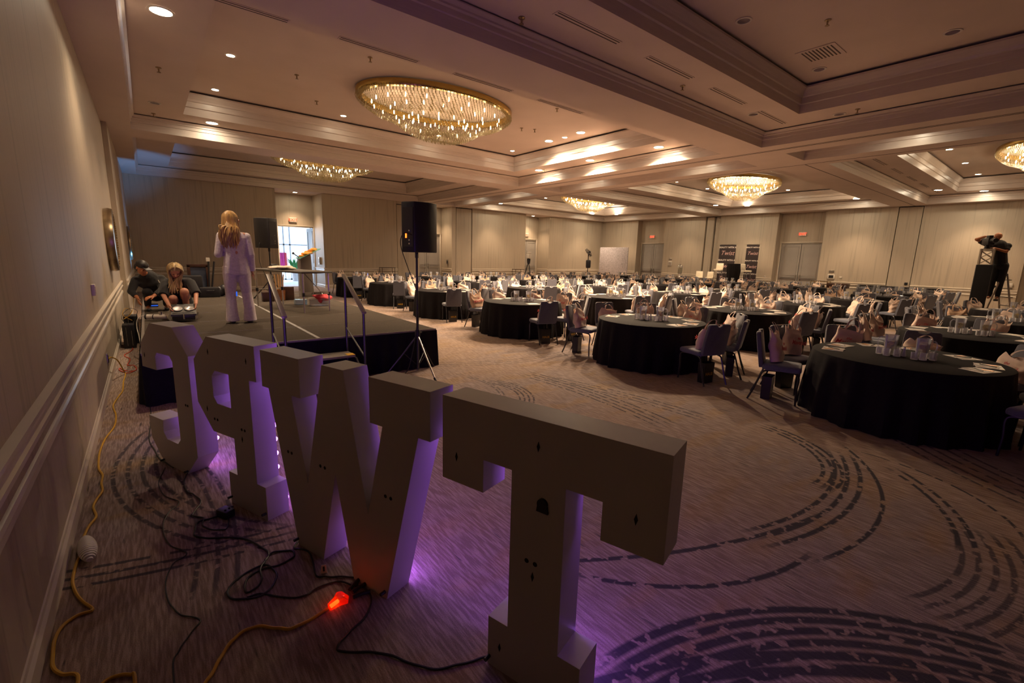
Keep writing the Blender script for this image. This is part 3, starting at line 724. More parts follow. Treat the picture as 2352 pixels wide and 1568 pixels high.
W_W = [(-2.768, 1.2), (-2.364, 1.2), (-2.364, .97), (-2.457, .97), (-2.338, .449), (-2.148, 1.2), (-1.968, 1.2), (-1.806, .441), (-1.676, .963), (-1.768, .963), (-1.768, 1.2), (-1.357, 1.2), (-1.357, .965), (-1.432, .965), (-1.676, 0), (-1.945, 0), (-2.070, .596), (-2.224, 0), (-2.475, 0), (-2.697, .97), (-2.768, .97)]
letter('marquee_letter', 'huge white letter W between the T and the P, seen from behind', W_W, None, .95, .312, 1.423,
       [(-2.526, .603, 'o'), (-2.489, .603, 'o'), (-2.205, .603, 'o'), (-2.164, .603, 'o'), (-1.666, .596, 'o'), (-1.627, .596, 'o'), (-2.478, .04, 'g'), (-1.69, .04, 'g')], bulbs=8)
W_P = [(-3.374, 1.2), (-2.806, 1.2), (-2.806, .967), (-2.888, .967), (-2.888, .241), (-2.794, .241), (-2.794, 0), (-3.233, 0), (-3.233, .241), (-3.125, .241), (-3.125, .512), (-3.390, .508), (-3.571, .697), (-3.571, 1.014)]
letter('marquee_letter', 'huge white letter P, mirrored, third from the T', W_P, [(-3.300, .968), (-3.128, .968), (-3.128, .729), (-3.300, .729), (-3.345, .775), (-3.345, .925)], .932, .362, 1.599,
       [(-3.366, 1.094, 'd'), (-2.905, 1.09, 'd'), (-3.446, .667, 'd'), (-3.358, .607, 'o'), (-3.320, .607, 'o'), (-3.021, .6, 'o'), (-2.985, .6, 'o'), (-3.024, .529, 'd'), (-3.22, .05, 'g'), (-2.81, .05, 'g')], bulbs=6)
W_C = [(-4.300, 1.2), (-3.945, 1.2), (-3.742, 1.0), (-3.750, .191), (-3.943, 0), (-4.318, 0), (-4.500, .19), (-4.506, .391), (-4.264, .391), (-4.272, .287), (-4.225, .234), (-4.045, .234), (-3.997, .280), (-3.990, .925), (-4.03, .966), (-4.235, .966), (-4.268, .93), (-4.270, .817), (-4.512, .817), (-4.503, 1.010)]
letter('marquee_letter', 'huge white letter C, mirrored, farthest and leftmost of the four', W_C, None, .93, .365, .096*.93+4.281*.365,
       [(-4.45, .92, 'd'), (-3.85, .60, 'o'), (-3.82, .60, 'o'), (-3.93, .03, 'g'), (-4.32, .03, 'g')], bulbs=6)
for i, (x, y) in enumerate(((1.75, 1.7), (1.25, 2.85))):
    pass

# ------------------------------------------------------------ cords on the carpet
def cat(pts, per=6):
    """Catmull-Rom through the points"""
    P = [Vector(p) for p in pts]; out = []
    for i in range(len(P)-1):
        p0, p1, p2, p3 = P[max(i-1, 0)], P[i], P[i+1], P[min(i+2, len(P)-1)]
        for k in range(per):
            t = k/per; out.append(.5*((2*p1)+(p2-p0)*t+(2*p0-5*p1+4*p2-p3)*t*t+(3*p1-p0-3*p2+p3)*t**3))
    return out + [P[-1]]
def cord(name, pts, r, m_, lab, z=None, per=6, par=None):
    z = r if z is None else z
    q = cat([(p[0], p[1], p[2] if len(p) > 2 else z) for p in pts], per)
    q = [Vector((p.x, p.y, p.z + .002*math.sin(i*.9))) if len(pts[0]) < 3 else p for i, p in enumerate(q)]
    b = MB(); b.tube(q, r, 7); o = b.build(name, m_, par, smooth=True)
    if par is None: tag(o, lab, 'cord')
    return o
cord('extension_cable', [(-.515, 7.85, .33), (-.49, 7.90, .34), (-.44, 8.1, .25), (-.40, 8.3, .05), (-.386, 8.264, .009), (-.396, 7.823, .009), (-.39, 7.33, .009), (-.418, 7.073, .009), (-.453, 6.671, .009), (-.414, 6.268, .009), (-.412, 5.873, .009), (-.462, 5.527, .009), (-.48, 5.243, .009), (-.48, 5.039, .009), (-.465, 4.775, .009), (-.433, 4.611, .009), (-.431, 4.455, .009), (-.417, 4.291, .009), (-.441, 4.164, .009), (-.451, 4.045, .009), (-.427, 3.888, .009), (-.455, 3.766, .009), (-.47, 3.606, .009), (-.46, 3.45, .01), (-.475, 3.351, .009), (-.479, 3.215, .009), (-.473, 3.125, .009), (-.449, 3.015, .009), (-.417, 2.924, .009), (-.375, 2.828, .009), (-.429, 2.824, .009), (-.479, 2.776, .009), (-.495, 2.689, .009), (-.49, 2.59, .009), (-.479, 2.5, .009), (-.445, 2.435, .009), (-.392, 2.383, .009), (-.385, 2.2, .009), (-.303, 2.284, .009), (-.254, 2.285, .009), (-.221, 2.263, .009), (-.204, 2.228, .009), (-.20, 1.9, .009)], .0075, M['yellow'], 'long yellow extension cord running along the left baseboard')
cord('extension_cable', [(.58, 2.148), (.457, 2.122), (.377, 2.124), (.326, 2.167), (.256, 2.23), (.194, 2.236), (.139, 2.2), (.089, 2.129), (.053, 2.065), (.0, 1.99), (-.1, 1.8)], .0075, M['yellow'], 'short yellow extension cord ending at the glowing orange plug')
BLK = [('power_cable', [(-.04, 4.50), (-.07, 4.36), (-.089, 4.24), (-.086, 4.14), (-.06, 3.972), (.02, 3.799), (-.038, 3.689), (-.075, 3.554), (-.076, 3.389), (-.046, 3.231), (.024, 3.091), (-.048, 3.015), (-.08, 2.886), (-.083, 2.761), (-.067, 2.643), (-.028, 2.536), (.041, 2.447), (-.004, 2.374), (-.05, 2.295), (-.075, 2.218), (-.07, 1.95)], 'thin black cord waving from the letter C towards the bottom edge', .0035),
       ('power_cable', [(.105, 4.30), (.066, 4.134), (.077, 3.947), (.113, 3.86), (.143, 3.722), (.103, 3.608), (.083, 3.539), (.139, 3.469), (.127, 3.37), (.168, 3.284), (.237, 3.234), (.265, 3.308), (.273, 3.403)], 'black cord from the foot of the letter C to the black adaptor', .0045),
       ('power_cable', [(.318, 3.507), (.284, 3.499), (.26, 3.432), (.19, 3.432), (.105, 3.424), (.085, 3.344), (.079, 3.259), (.164, 3.17), (.306, 3.067), (.394, 2.876), (.407, 2.787), (.346, 2.683), (.335, 2.581), (.292, 2.521), (.248, 2.528), (.27, 2.629), (.344, 2.67), (.424, 2.654), (.517, 2.676), (.526, 2.748), (.438, 2.796), (.387, 2.756), (.365, 2.712), (.265, 2.686), (.184, 2.613), (.175, 2.534), (.234, 2.472), (.332, 2.454), (.405, 2.556), (.397, 2.659), (.365, 2.712)], 'long black cord coiled in loops on the carpet behind the W', .0055),
       ('power_cable', [(.588, 2.83), (.545, 2.766), (.604, 2.69), (.599, 2.555), (.582, 2.439), (.621, 2.396), (.682, 2.352), (.751, 2.294), (.75, 2.248), (.727, 2.226), (.662, 2.319), (.552, 2.329), (.492, 2.311), (.404, 2.359), (.319, 2.457), (.247, 2.48)], 'black cord linking the coil to the plug cluster', .005),
       ('power_cable', [(.738, 2.217), (.766, 2.171), (.76, 2.077), (.696, 1.987), (.597, 1.935), (.533, 1.896), (.526, 1.855), (.608, 1.789), (.688, 1.716), (.748, 1.618), (.823, 1.519), (.931, 1.468), (1.03, 1.435), (1.05, 1.43)], 'black cord curving across to the foot of the letter T', .0055),
       ('power_cable', [(-.18, 7.6), (-.13, 6.52), (-.12, 5.9), (-.14, 5.3), (-.10, 4.95), (-.075, 4.75), (-.045, 4.64), (.012, 4.462)], 'black cord from the stage corner behind the letter C', .005)]
for nm, pts, lab, r in BLK: cord(nm, pts, r, M['rubber'], lab)
cord('power_cable', [(-.30, 11.0), (-.44, 10.86), (-.34, 10.4), (-.37, 10.1), (-.44, 9.78), (-.36, 9.4), (-.38, 8.93), (-.31, 8.88), (-.27, 8.55), (-.36, 8.36), (-.46, 8.60), (-.46, 8.75), (-.40, 8.55), (-.30, 8.45)], .007, M['orange'], 'tangled orange cord on the carpet between stage and wall')
cord('power_cable', [(-.246, 9.016), (-.323, 8.807), (-.331, 8.57), (-.385, 8.414)], .005, M['white'], 'short white cord beside the tangled orange cord')
# power adaptor, glowing plug, paper tag, ribbed cover
t = empty('power_adaptor', 'black boxy power adaptor on the carpet behind the letter P', 'adaptor', (.262, 3.41, 0), .5)
b = MB(); b.box(-.035, .035, -.05, .05, 0, .055); b.build('body', M['rubber'], t, bevel=.008)
b = MB()
for q in (-.014, .014): b.tube([(q, -.02, .055), (q, -.02, .062)], .007)
b.build('socket', M['black_gap'], t)
t = empty('lit_plug', 'glowing orange three-way plug at the end of the yellow cord', 'plug', (.605, 2.152, 0), R(20))
b = MB(); b.prism([(-.045, -.012), (0, -.024), (.035, -.045), (.055, -.03), (.055, .03), (.035, .045), (0, .024), (-.045, .012)], .004, .034, 'z'); b.build('plug_body', glassy('clear_orange_plastic', (.9, .2, .05), .35, tint=(1, .55, .4)), t, bevel=.004)
b = MB(); b.tube([(-.035, 0, .018), (.01, 0, .018)], .010); b.build('glowing_core', M['plug_glow'], t)
light('neon_glow', 'POINT', (0, 0, .06), .008, (1, .15, .02), t, shadow_soft_size=.02)
for i, (dx, dy, a) in enumerate(((.085, .03, .3), (.09, .0, 0), (.08, -.035, -.4))):
    o = MB().tube([(0, 0, .016), (.05, 0, .018), (.09, 0, .012)], .010).build('plug_head', M['rubber'], None, smooth=True); o.location = (.605+dx, 2.152+dy+.02, 0); o.rotation_euler = (0, 0, a+.35)
    tag(o, 'black moulded plug head pushed into the glowing three-way plug', 'plug', 'black plugs in the glowing three-way plug')
t = empty('cord_tag', 'small white tag clipped to the black cord behind the W', 'tag', (.625, 2.435, 0), R(-20))
b = MB(); b.prism([(-.018, 0), (.018, 0), (.012, .055), (-.012, .055)], -.002, .002, 'y'); b.build('tag_card', M['white'], t)
b = MB(); b.box(-.005, .005, -.003, .003, .015, .045); b.build('print', M['black'], t)
t = empty('cable_cover', 'white ribbed fabric cover over the yellow cord by the baseboard', 'cover', (-.435, 3.43, 0), R(8))
b = MB()
for i in range(15):
    x = -.14+.02*i; r = .048*math.sqrt(max(.05, 1-(x/.15)**2))
    b.lathe([(r*.92, -.004), (r, 0), (r*.92, .004)], 14, c=(0, 0, 0))
    for k in range(14*3): v = b.v[-1-k]; b.v[-1-k] = (v[0]*.95, x + v[2]*2.4, .035+v[1]*.72)
b.build('ribbed_sleeve', M['white'], t, smooth=True)

# ------------------------------------------------------------ stage
SX0, SX1, SY0, SY1, SZ = -.15, 3.59, 6.48, 14.62, .61
t = empty('stage', 'low carpeted stage with black skirting and pale seam lines', 'stage', (0, 0, 0))
b = MB(); b.box(SX0, SX1, SY0, SY1, SZ-.10, SZ); b.build('stage_deck', M['stage'], t, bevel=.006)
def skirt_mesh(pts, z1, amp=.02, per=.16, nm='skirt', mt=None, parent=None, seed=0):
    rr = random.Random(seed); b = MB(); cols = []
    P = [Vector((p[0], p[1], 0)) for p in pts]
    for i in range(len(P)-1):
        d = P[i+1]-P[i]; L = d.length; n = Vector((d.y, -d.x, 0)).normalized(); k = max(2, int(L/.035))
        for j in range(k + (i == len(P)-2)):
            u = j/k; cols.append((P[i]+d*u, n, u*L))
    ph = 0
    V = []
    for j, (p, n, s) in enumerate(cols):
        ph += .9 + rr.uniform(-.35, .35)
        for q, z in enumerate((z1, z1*.7, z1*.35, 0.004)):
            V.append(p + n*(amp*(.25+.25*q)*math.sin(ph)) + n*(.012*q) + Vector((0, 0, z)))
    b.add(V, [(j*4+q, (j+1)*4+q, (j+1)*4+q+1, j*4+q+1) for j in range(len(cols)-1) for q in range(3)])
    return b.build(nm, mt, parent, smooth=True)
skirt_mesh([(SX0-.01, SY1), (SX0-.01, SY0-.01), (SX1+.01, SY0-.01), (SX1+.01, SY1)], SZ-.02, .03, mt=M['skirt'], parent=t)
b = MB()
for y in (7.70, 8.92, 10.14, 11.36, 12.58, 13.80): b.box(SX0+.02, SX1-.02, y-.006, y+.006, SZ, SZ+.003)
b.box(SX0, SX1, SY0-.004, SY0+.01, SZ-.02, SZ+.004); b.box(SX0-.004, SX0+.03, SY0, SY1, SZ, SZ+.004)
b.build('deck_seams', M['seam'], t)
b = MB(); b.box(1.755, 1.80, SY0+.05, 13.6, SZ, SZ+.0035); b.build('tape_line', M['tape'], t)
b = MB()
for x in (0.1, 1.8, 3.4):
    for y in (6.8, 9.0, 11.3, 14.2): b.tube([(x, y, 0), (x, y, SZ-.1)], .03)
b.build('support_legs', M['steel'], t)

t = empty('stage_steps', 'portable steps with yellow-edged treads in front of the stage', 'steps', (1.66, 6.1, 0))
for i, (y, z) in enumerate(((.12, .42), (-.2, .21))):
    b = MB(); b.box(-.44, .46, y-.15, y+.15, z-.03, z); o = b.build('tread', M['seam'], t, bevel=.004)
    b = MB(); b.box(.36, .46, y-.15, y-.02, z, z+.004); b.build('safety_tape', M['yellow'], o)
for x in (-.45, .47):
    b = MB(); b.prism([(-.35, 0), (.27, 0), (.27, .38), (-.03, .38), (-.35, .16)], x-.012, x+.012, 'x'); b.build('side_plate', M['black'], t)
def handrail(x, lab):
    t = empty('handrail', lab, 'handrail', (x, 6.1, 0), 0, 'handrails either side of the stage steps')
    b = MB(); T = Matrix(); p0, p1 = Vector((0, .34, 1.50)), Vector((0, -.36, 1.05))
    b.add([(-.028, .36, 1.47), (.028, .36, 1.47), (.028, -.38, 1.02), (-.028, -.38, 1.02), (-.028, .36, 1.50), (.028, .36, 1.50), (.028, -.38, 1.05), (-.028, -.38, 1.05)], [(0, 3, 2, 1), (4, 5, 6, 7), (0, 1, 5, 4), (1, 2, 6, 5), (2, 3, 7, 6), (3, 0, 4, 7)])
    b.build('grip', M['seam'], t, bevel=.004)
    for y, z in ((.33, 1.46), (-.35, 1.04)):
        b = MB(); b.tube([(0, y, 0.02), (0, y, z)], .017); b.build('post', M['blackmetal'], t, smooth=True)
    b = MB(); b.tube([(0, .33, .75), (0, -.35, .45)], .012); b.build('brace', M['blackmetal'], t)
handrail(1.19, 'left handrail with pale grip, in front of the white-suited woman'); handrail(2.13, 'right handrail with pale grip, nearer the big speaker')

# ------------------------------------------------------------ loudspeakers
def speaker(loc, rz, lab, lit=True):
    t = empty('loudspeaker', lab, 'loudspeaker', loc, rz, 'black loudspeakers on poles')
    b = MB(); prof = [(-.23, -.19), (.23, -.19), (.23, .02), (.11, .20), (-.11, .20), (-.23, .02)]
    b.prism(prof, 0, .70, 'z'); b.build('cabinet', M['black'], t, bevel=.012)
    b = MB(); b.box(-.205, .205, -.205, -.188, .02, .68); b.build('grille', mat('speaker_grille', (.02, .018, .022), .6, bump=.6, sc=180), t, bevel=.004)
    b = MB(); b.box(-.085, .085, .198, .206, .08, .62); o = b.build('rear_panel', M['blackmetal'], t)
    b = MB(); b.box(.02, .045, .206, .210, .20, .26); b.build('indicator', M['plug_glow'] if lit else M['black'], o)
    b = MB()
    for z in (.12, .17, .3): b.tube([(-.03, .206, z), (-.03, .222, z)], .012)
    b.build('connectors', M['chrome'], o)
    b = MB(); b.tube([(0, 0, -.08), (0, 0, .02)], .025); b.build('pole_socket', M['black'], t)
    return t
# the side plate faces the camera, grille turned towards the tables
speaker((3.12, 6.20, 1.82), R(118), 'large black loudspeaker on a tripod beside the stage front corner')
def tripod_stand(loc, h, feet, lab, hub=.50, top=.62):
    t = empty('speaker_stand', lab, 'stand', loc, 0, 'speaker stands')
    b = MB(); b.tube([(0, 0, .06), (0, 0, top+.35)], .020, 10); b.build('outer_tube', M['blackmetal'], t, smooth=True)
    b = MB(); b.tube([(0, 0, top+.3), (0, 0, h)], .0165, 10); b.build('inner_pole', M['blackmetal'], t, smooth=True)
    b = MB(); b.lathe([(.035, top-.03), (.04, top), (.04, top+.05), (.03, top+.08)], 12); b.tube([(.03, 0, top+.03), (.07, 0, top+.03)], .012); b.build('collar', M['black'], t, smooth=True)
    for f in feet:
        b = MB(); b.tube([(0, 0, top), (f[0]*.5, f[1]*.5, top*.5), (f[0], f[1], .02)], .012, 8); o = b.build('leg', M['steel'] if f == feet[0] else M['blackmetal'], t, smooth=True)
        b = MB(); b.tube([(f[0]*.96, f[1]*.96, .035), (f[0]*1.03, f[1]*1.03, .0)], .018, 8); b.build('rubber_foot', M['rubber'], o)
        b = MB(); b.tube([(0, 0, .12), (f[0]*.45, f[1]*.45, top*.55)], .006, 6); b.build('strut', M['blackmetal'], o)
    return t
tripod_stand((3.10, 6.16, 0), 1.80, [(.02, -.5), (-.46, .12), (.40, .26)], 'black tripod stand carrying the big speaker beside the stage', top=.60)
cord('speaker_cable', [(3.00, 6.05, 2.05), (2.84, 6.02, 2.08), (2.80, 6.05, 1.92), (2.92, 6.08, 1.60), (3.03, 6.10, 1.35), (3.08, 6.13, 1.22), (3.075, 6.13, 1.0), (3.075, 6.13, .75), (2.97, 6.10, .3), (2.9, 6.2, .012), (2.7, 6.36, .012)], .006, M['rubber'], 'black cable drooping from the big speaker to its stand')
speaker((2.36, 12.5, 1.84), R(200), 'black loudspeaker at the back of the stage beside the open door', False)
tripod_stand((2.36, 12.5, SZ), 1.22, [(.0, -.42), (-.36, .22), (.36, .22)], 'stand under the rear stage speaker', top=.5)
cord('speaker_cable', [(2.20, 12.45, 2.0), (2.13, 12.4, 1.9), (2.12, 12.4, 1.5), (2.22, 12.42, 1.2), (2.31, 12.45, .9), (2.3, 12.4, SZ+.01)], .006, M['rubber'], 'black cable hanging from the rear stage speaker')

# ------------------------------------------------------------ things on the stage
t = empty('folding_table', 'tall folding work table on metal legs at the right of the stage', 'table', (0, 0, 0))
b = MB(); u = Vector((.53, -1.58)).normalized(); n_ = Vector((.95, .31))
c0 = Vector((1.78, 10.93)); c1 = Vector((2.31, 9.35)); c2 = c1+n_*.55; c3 = c0+n_*.55
e = .06
TT = [c0-u*e-n_*e, c1+u*e-n_*e, c2+u*e+n_*e, c3-u*e+n_*e]
b.prism([tuple(p) for p in TT], 1.37, 1.41, 'z'); b.build('tabletop', M['darkwood'] if 0 else mat('grey_table_top', (.10, .085, .07), .6), t, bevel=.01)
for p in (c0, c1, c2, c3):
    b = MB(); b.tube([(p.x, p.y, SZ), (p.x, p.y, .97)], .015); b.tube([(p.x, p.y, .95), (p.x, p.y, 1.37)], .019); o = b.build('leg', M['steel'], t, smooth=True)
    b = MB(); b.lathe([(.028, .0), (.028, .07)], 10, c=(p.x, p.y, .93)); b.build('clamp', M['black'], o)
bars = [(c1, c2, .98), (c0, c3, .98)]
b = MB(); b.tube([(c1.x, c1.y, .97), (c2.x, c2.y, .97)], .010); b.tube([(c0.x, c0.y, .97), (c3.x, c3.y, .97)], .010)
b.tube(cat([(c1.x+.1, c1.y+.3, 1.36), (c1.x+.35, c1.y+.1, 1.0), (c1.x+.3, c1.y+.08, .97), (c1.x+.1, c1.y+.05, .97)]), .008); b.build('cross_bars', M['steel'], t, smooth=True)
mid = (c1+c2)/2; dd = (c2-c1).normalized(); rz = math.atan2(dd.y, dd.x)
b = MB(); b.cbox((mid.x, mid.y-.02, .985), (.52, .008, .055), rz); pl = b.build('name_bar', M['steel'], t)
text_mesh('lettering', '//. MAXXAIR', .045, M['black'], pl, facing(mid.x+.004, mid.y-.026, .985, dd.y, -dd.x), .001, shear=.2, bold=.0008)
b = MB(); rr = random.Random(3)
for i in range(26): b.ell((2.18+rr.uniform(-.17, .17), 10.35+rr.uniform(-.25, .25), 1.435+rr.uniform(0, .03)), (.10, .12, .025), 8, 5)
tag(blend_body(b.build('crumpled_cloth', M['vinyl']), .015, 8), 'crumpled white cloth lying on the tall stage table', 'cloth')
t = empty('camera_bag', 'small dark pouch beside the crumpled cloth on the stage table', 'bag', (2.10, 10.75, 1.41)); b = MB(); b.cbox((0, 0, .05), (.14, .1, .1)); b.build('pouch', M['black'], t, bevel=.03, seg=3)
# lectern
t = empty('lectern', 'slim lectern with a slanted glass top at the back of the stage', 'lectern', (3.22, 12.7, SZ))
b = MB(); b.prism([(-.14, 0), (.16, 0), (.12, 1.10), (-.15, .97)], -.09, .09, 'y'); b.build('body_panel', mat('lectern_panel', (.12, .10, .085), .4), t, bevel=.006)
b = MB(); b.box(-.17, -.14, -.12, .12, 0, 1.0); b.build('side_panel', M['acrylic'], t)
b = MB(); b.add([(-.18, -.22, .99), (.34, -.22, 1.24), (.34, .2, 1.24), (-.18, .2, .99), (-.18, -.22, 1.005), (.34, -.22, 1.255), (.34, .2, 1.255), (-.18, .2, 1.005)], [(0, 3, 2, 1), (4, 5, 6, 7), (0, 1, 5, 4), (1, 2, 6, 5), (2, 3, 7, 6), (3, 0, 4, 7)]); b.build('glass_top', M['teal'], t)
b = MB()
for i in range(14): q = rr.uniform(-.12, .22); b.ell((3.22+q, 12.65+rr.uniform(-.12, .12), SZ+1.09+.48*q+rr.uniform(0, .05)), (.09, .07, .03), 8, 5)
tag(blend_body(b.build('orange_cloth', M['orangecloth']), .012, 6), 'bright orange cloth bunched on top of the lectern', 'cloth')
b = MB(); b.tube([(0, 0, 0), (-.08, 0, .06), (-.12, 0, .09)], .012); b.ell((-.13, 0, .10), .03, 10, 6); o = b.build('microphone', M['black'], smooth=True); o.location = (3.05, 12.6, SZ+1.02); tag(o, 'black microphone leaning out from the lectern top', 'microphone')
# bins and bucket
t = empty('copper_bucket', 'hammered copper bucket with tall wooden handles behind the stage table', 'bucket', (2.43, 12.0, SZ))
b = MB(); b.lathe([(.10, 0), (.12, .02), (.135, .25), (.14, .26), (.13, .25), (.11, .03), (.001, .03)], 20); b.build('bucket', M['copper'], t, smooth=True)
for i in range(4):
    b = MB(); a = i*1.6; b.tube([(.05*math.cos(a), .05*math.sin(a), .05), (.1*math.cos(a), .1*math.sin(a), .62)], .014); b.build('wooden_handle', mat('pale_wood', (.5, .27, .10), .5) if i == 0 else bpy.data.materials['pale_wood'], t)
t = empty('clear_bin', 'clear plastic bin under the coral cloth at the stage edge', 'bin', (2.93, 10.62, SZ), R(-15))
b = MB()
for a in ((-.19, .19, -.13, -.125, 0, .15), (-.19, .19, .125, .13, 0, .15), (-.19, -.185, -.13, .13, 0, .15), (.185, .19, -.13, .13, 0, .15), (-.19, .19, -.13, .13, 0, .006)): b.box(*a)
b.build('bin_walls', glassy('clear_bin_plastic', (.6, .6, .6), .3), t)
b = MB(); b.box(-.21, .21, -.15, -.125, .14, .155); b.box(-.21, .21, .125, .15, .14, .155); b.build('bin_rim', M['white'], t)
b = MB()
for i in range(22): b.ell((2.99+rr.uniform(-.12, .14), 10.58+rr.uniform(-.1, .1), SZ+.10+rr.uniform(0, .17)), (.09, .07, .05), 8, 5)
for i in range(4): b.ell((2.88+.02*i, 10.50, SZ+.20-.03*i), (.05, .03, .06), 8, 5)
tag(blend_body(b.build('coral_cloth', M['pinkcloth']), .014, 6), 'coral pink cloth heaped over the clear bin on stage', 'cloth')
t = empty('clear_bin', 'small clear bin with a blue sheen under the stage table', 'bin', (2.62, 10.9, SZ)); b = MB(); b.box(-.12, .12, -.09, .09, 0, .12); b.build('bin_walls', glassy('blue_bin_plastic', (.4, .6, .8), .45), t, bevel=.01)
for i, (x, y, s, h, l) in enumerate(((2.6, 12.1, .30, .32, 'low dark crate under the far side of the stage table'), (2.15, 11.9, .24, .22, 'squat dark box behind the stage table legs'))):
    b = MB(); b.box(-s/2, s/2, -s/3, s/3, 0, h); o = b.build('storage_crate', M['darkwood'], bevel=.01); o.location = (x, y, SZ); tag(o, l, 'crate')
# backstage clutter against the rear of the stage
t = empty('folded_easel', 'pair of black poles with a pale cap leaning behind the crouching woman', 'stand', (1.10, 13.9, SZ))
for x0, x1 in ((.12, -.02), (.24, .02)):
    b = MB(); b.tube([(x1+.1, 0, 0), (x0, 0, .86)], .022); b.build('pole', M['black'], t)
b = MB(); b.box(.07, .15, -.04, .04, .86, .95); b.build('cap', M['white'], t)
t = empty('leaning_mirror', 'dark wooden framed mirror leaning at the rear of the stage', 'frame', (1.0, 14.3, SZ))
for a in ((-.22, -.15, 0, .75), (.18, .25, 0, .75), (-.22, .25, .70, .78)):
    b = MB(); b.box(a[0], a[1], -.03, .03, a[2], a[3]); b.build('frame_rail', M['darkwood'], t, bevel=.006)
b = MB(); b.box(-.15, .18, -.01, .01, .05, .70); b.build('glass', mat('dim_glass', (.05, .06, .09), .1), t)
for x, y, w_, d_, h, l in ((.78, 13.7, .5, .35, .52, 'tall black equipment case behind the crouching woman'), (1.15, 13.5, .42, .3, .24, 'low black equipment case beside the leaning poles')):
    t = empty('equipment_case', l, 'case', (x, y, SZ)); b = MB(); b.box(-w_/2, w_/2, -d_/2, d_/2, 0, h); b.build('case_shell', M['black'], t, bevel=.02)
    b = MB(); b.tube(cat([(-.08, -d_/2, h*.7), (-.06, -d_/2-.03, h*.7), (.06, -d_/2-.03, h*.7), (.08, -d_/2, h*.7)]), .008); b.build('handle', M['blackmetal'], t)
t = empty('camera_bag', 'black slouched bag with a small blue screen on the stage behind the standing woman', 'bag', (1.48, 13.6, SZ))
b = MB()
for q in (-.12, 0, .12): b.ell((q, 0, .16-abs(q)*.4), (.13, .12, .14), 12, 8)
blend_body(b.build('bag_body', M['black'], t), .015, 5)
b = MB(); b.box(.12, .26, -.12, -.10, -.0, .12); b.build('blue_screen', M['bluebox'], t)
t = empty('blue_box', 'small dark box with a blue stripe beside the crouching woman', 'box', (.02, 11.6, SZ)); b = MB(); b.box(-.06, .08, -.05, .05, 0, .07); b.build('box_body', M['black'], t, bevel=.005)
b = MB(); b.box(-.055, .075, -.053, -.05, .02, .04); b.build('blue_stripe', M['bluebox'], t)
# twin blinder lamp on the stage
t = empty('blinder_light', 'black twin-lamp stage light held down by the crouching woman', 'stage light', (.39, 9.02, SZ), R(-4))
b = MB(); b.box(-.15, .15, .0, .22, .03, .15); b.build('lamp_housing', M['blackmetal'], t, bevel=.006)
b = MB(); b.add([(-.17, -.02, .13), (.17, -.02, .13), (.17, .22, .27), (-.17, .22, .27), (-.17, -.02, .10), (.17, -.02, .10), (.17, .22, .24), (-.17, .22, .24)], [(0, 3, 2, 1)[::-1], (4, 5, 6, 7)[::-1], (0, 1, 5, 4), (1, 2, 6, 5), (2, 3, 7, 6), (3, 0, 4, 7)]); b.build('face_plate', mat('dark_grey_metal', (.05, .048, .045), .4), t)
q = math.atan2(.14, .24)
for k, x in enumerate((-.078, .078)):
    o = MB().lathe([(.062, 0), (.066, .01), (.06, .016), (.052, .008), (.02, .002), (.001, .0)], 20).build('reflector', mat('lamp_reflector', (.72, .72, .72), .25 if k else .5, .6) if 1 else 0, t, smooth=True)
    o.location = (x, .10, .205); o.rotation_euler = (q, 0, 0)
b = MB(); b.tube([(0, -.01, .13), (0, -.03, .05)], .012); b.build('yoke_bolt', M['steel'], t)
b = MB(); b.tube([(.175, .02, .05), (.19, .02, .15)], .009); b.build('side_knob', M['chrome'], t)
t = empty('work_light', 'white ribbed tube light lying on the stage corner by the wall', 'light', (0, 0, 0))
b = MB(); b.tube([(-.08, 9.45, .672), (.20, 9.32, .672)], .040, 14); b.build('ribbed_tube', M['white'], t, smooth=True)
b = MB(); b.tube([(-.10, 9.46, .672), (-.08, 9.45, .672)], .043, 14); b.tube([(.0, 9.412, .672), (.012, 9.406, .672)], .0415, 14); b.build('dark_band', M['black'], t)
b = MB(); b.tube([(.10, 9.366, .71), (.10, 9.366, .76)], .028, 12); b.tube([(.20, 9.32, .66), (.215, 9.31, .66)], .052, 14); b.build('fitting', M['steel'], t)
cord('power_cable', [(-.09, 9.46, .675), (-.15, 9.50, .68), (-.21, 9.5, .62), (-.225, 9.45, .5), (-.21, 9.35, .38), (-.20, 9.2, .2), (-.2, 9.1, .012)], .007, M['white'], 'white cable hanging off the stage corner from the tube light')
for i, (x, y, w_, d_, h, l) in enumerate(((-.37, 10.6, .17, .30, .42, 'black equipment box wedged between stage and wall, nearest'), (-.34, 11.1, .2, .34, .52, 'black equipment box wedged between stage and wall, farther'))):
    t = empty('equipment_case', l, 'case', (x, y, 0)); b = MB(); b.box(-w_/2, w_/2, -d_/2, d_/2, 0, h); b.build('case_shell', M['black'], t, bevel=.01)
    b = MB(); b.tube([(-.03, -d_/2-.006, .05), (-.03, -d_/2-.006, h-.04)], .006); b.tube([(.04, -d_/2-.006, .05), (.04, -d_/2-.006, h-.1)], .005); b.build('metal_strut', M['steel'], t)
cord('signal_cable', [(-.30, 10.45, .50), (-.42, 10.5, .6), (-.38, 10.65, .70), (-.30, 10.75, .64), (-.35, 10.9, .55), (-.42, 10.7, .50), (-.33, 10.55, .58), (-.27, 10.7, .7), (-.25, 10.9, .9)], .004, M['yellow'], 'thin tangled yellow signal cable held by the man in black')
cord('signal_cable', [(-.34, 10.42, .42), (-.44, 10.5, .52), (-.42, 10.75, .6), (-.32, 10.8, .68), (-.24, 10.7, .66), (-.22, 10.55, .63), (-.28, 10.5, .45)], .004, M['rubber'], 'thin black cable looped over the boxes by the wall')
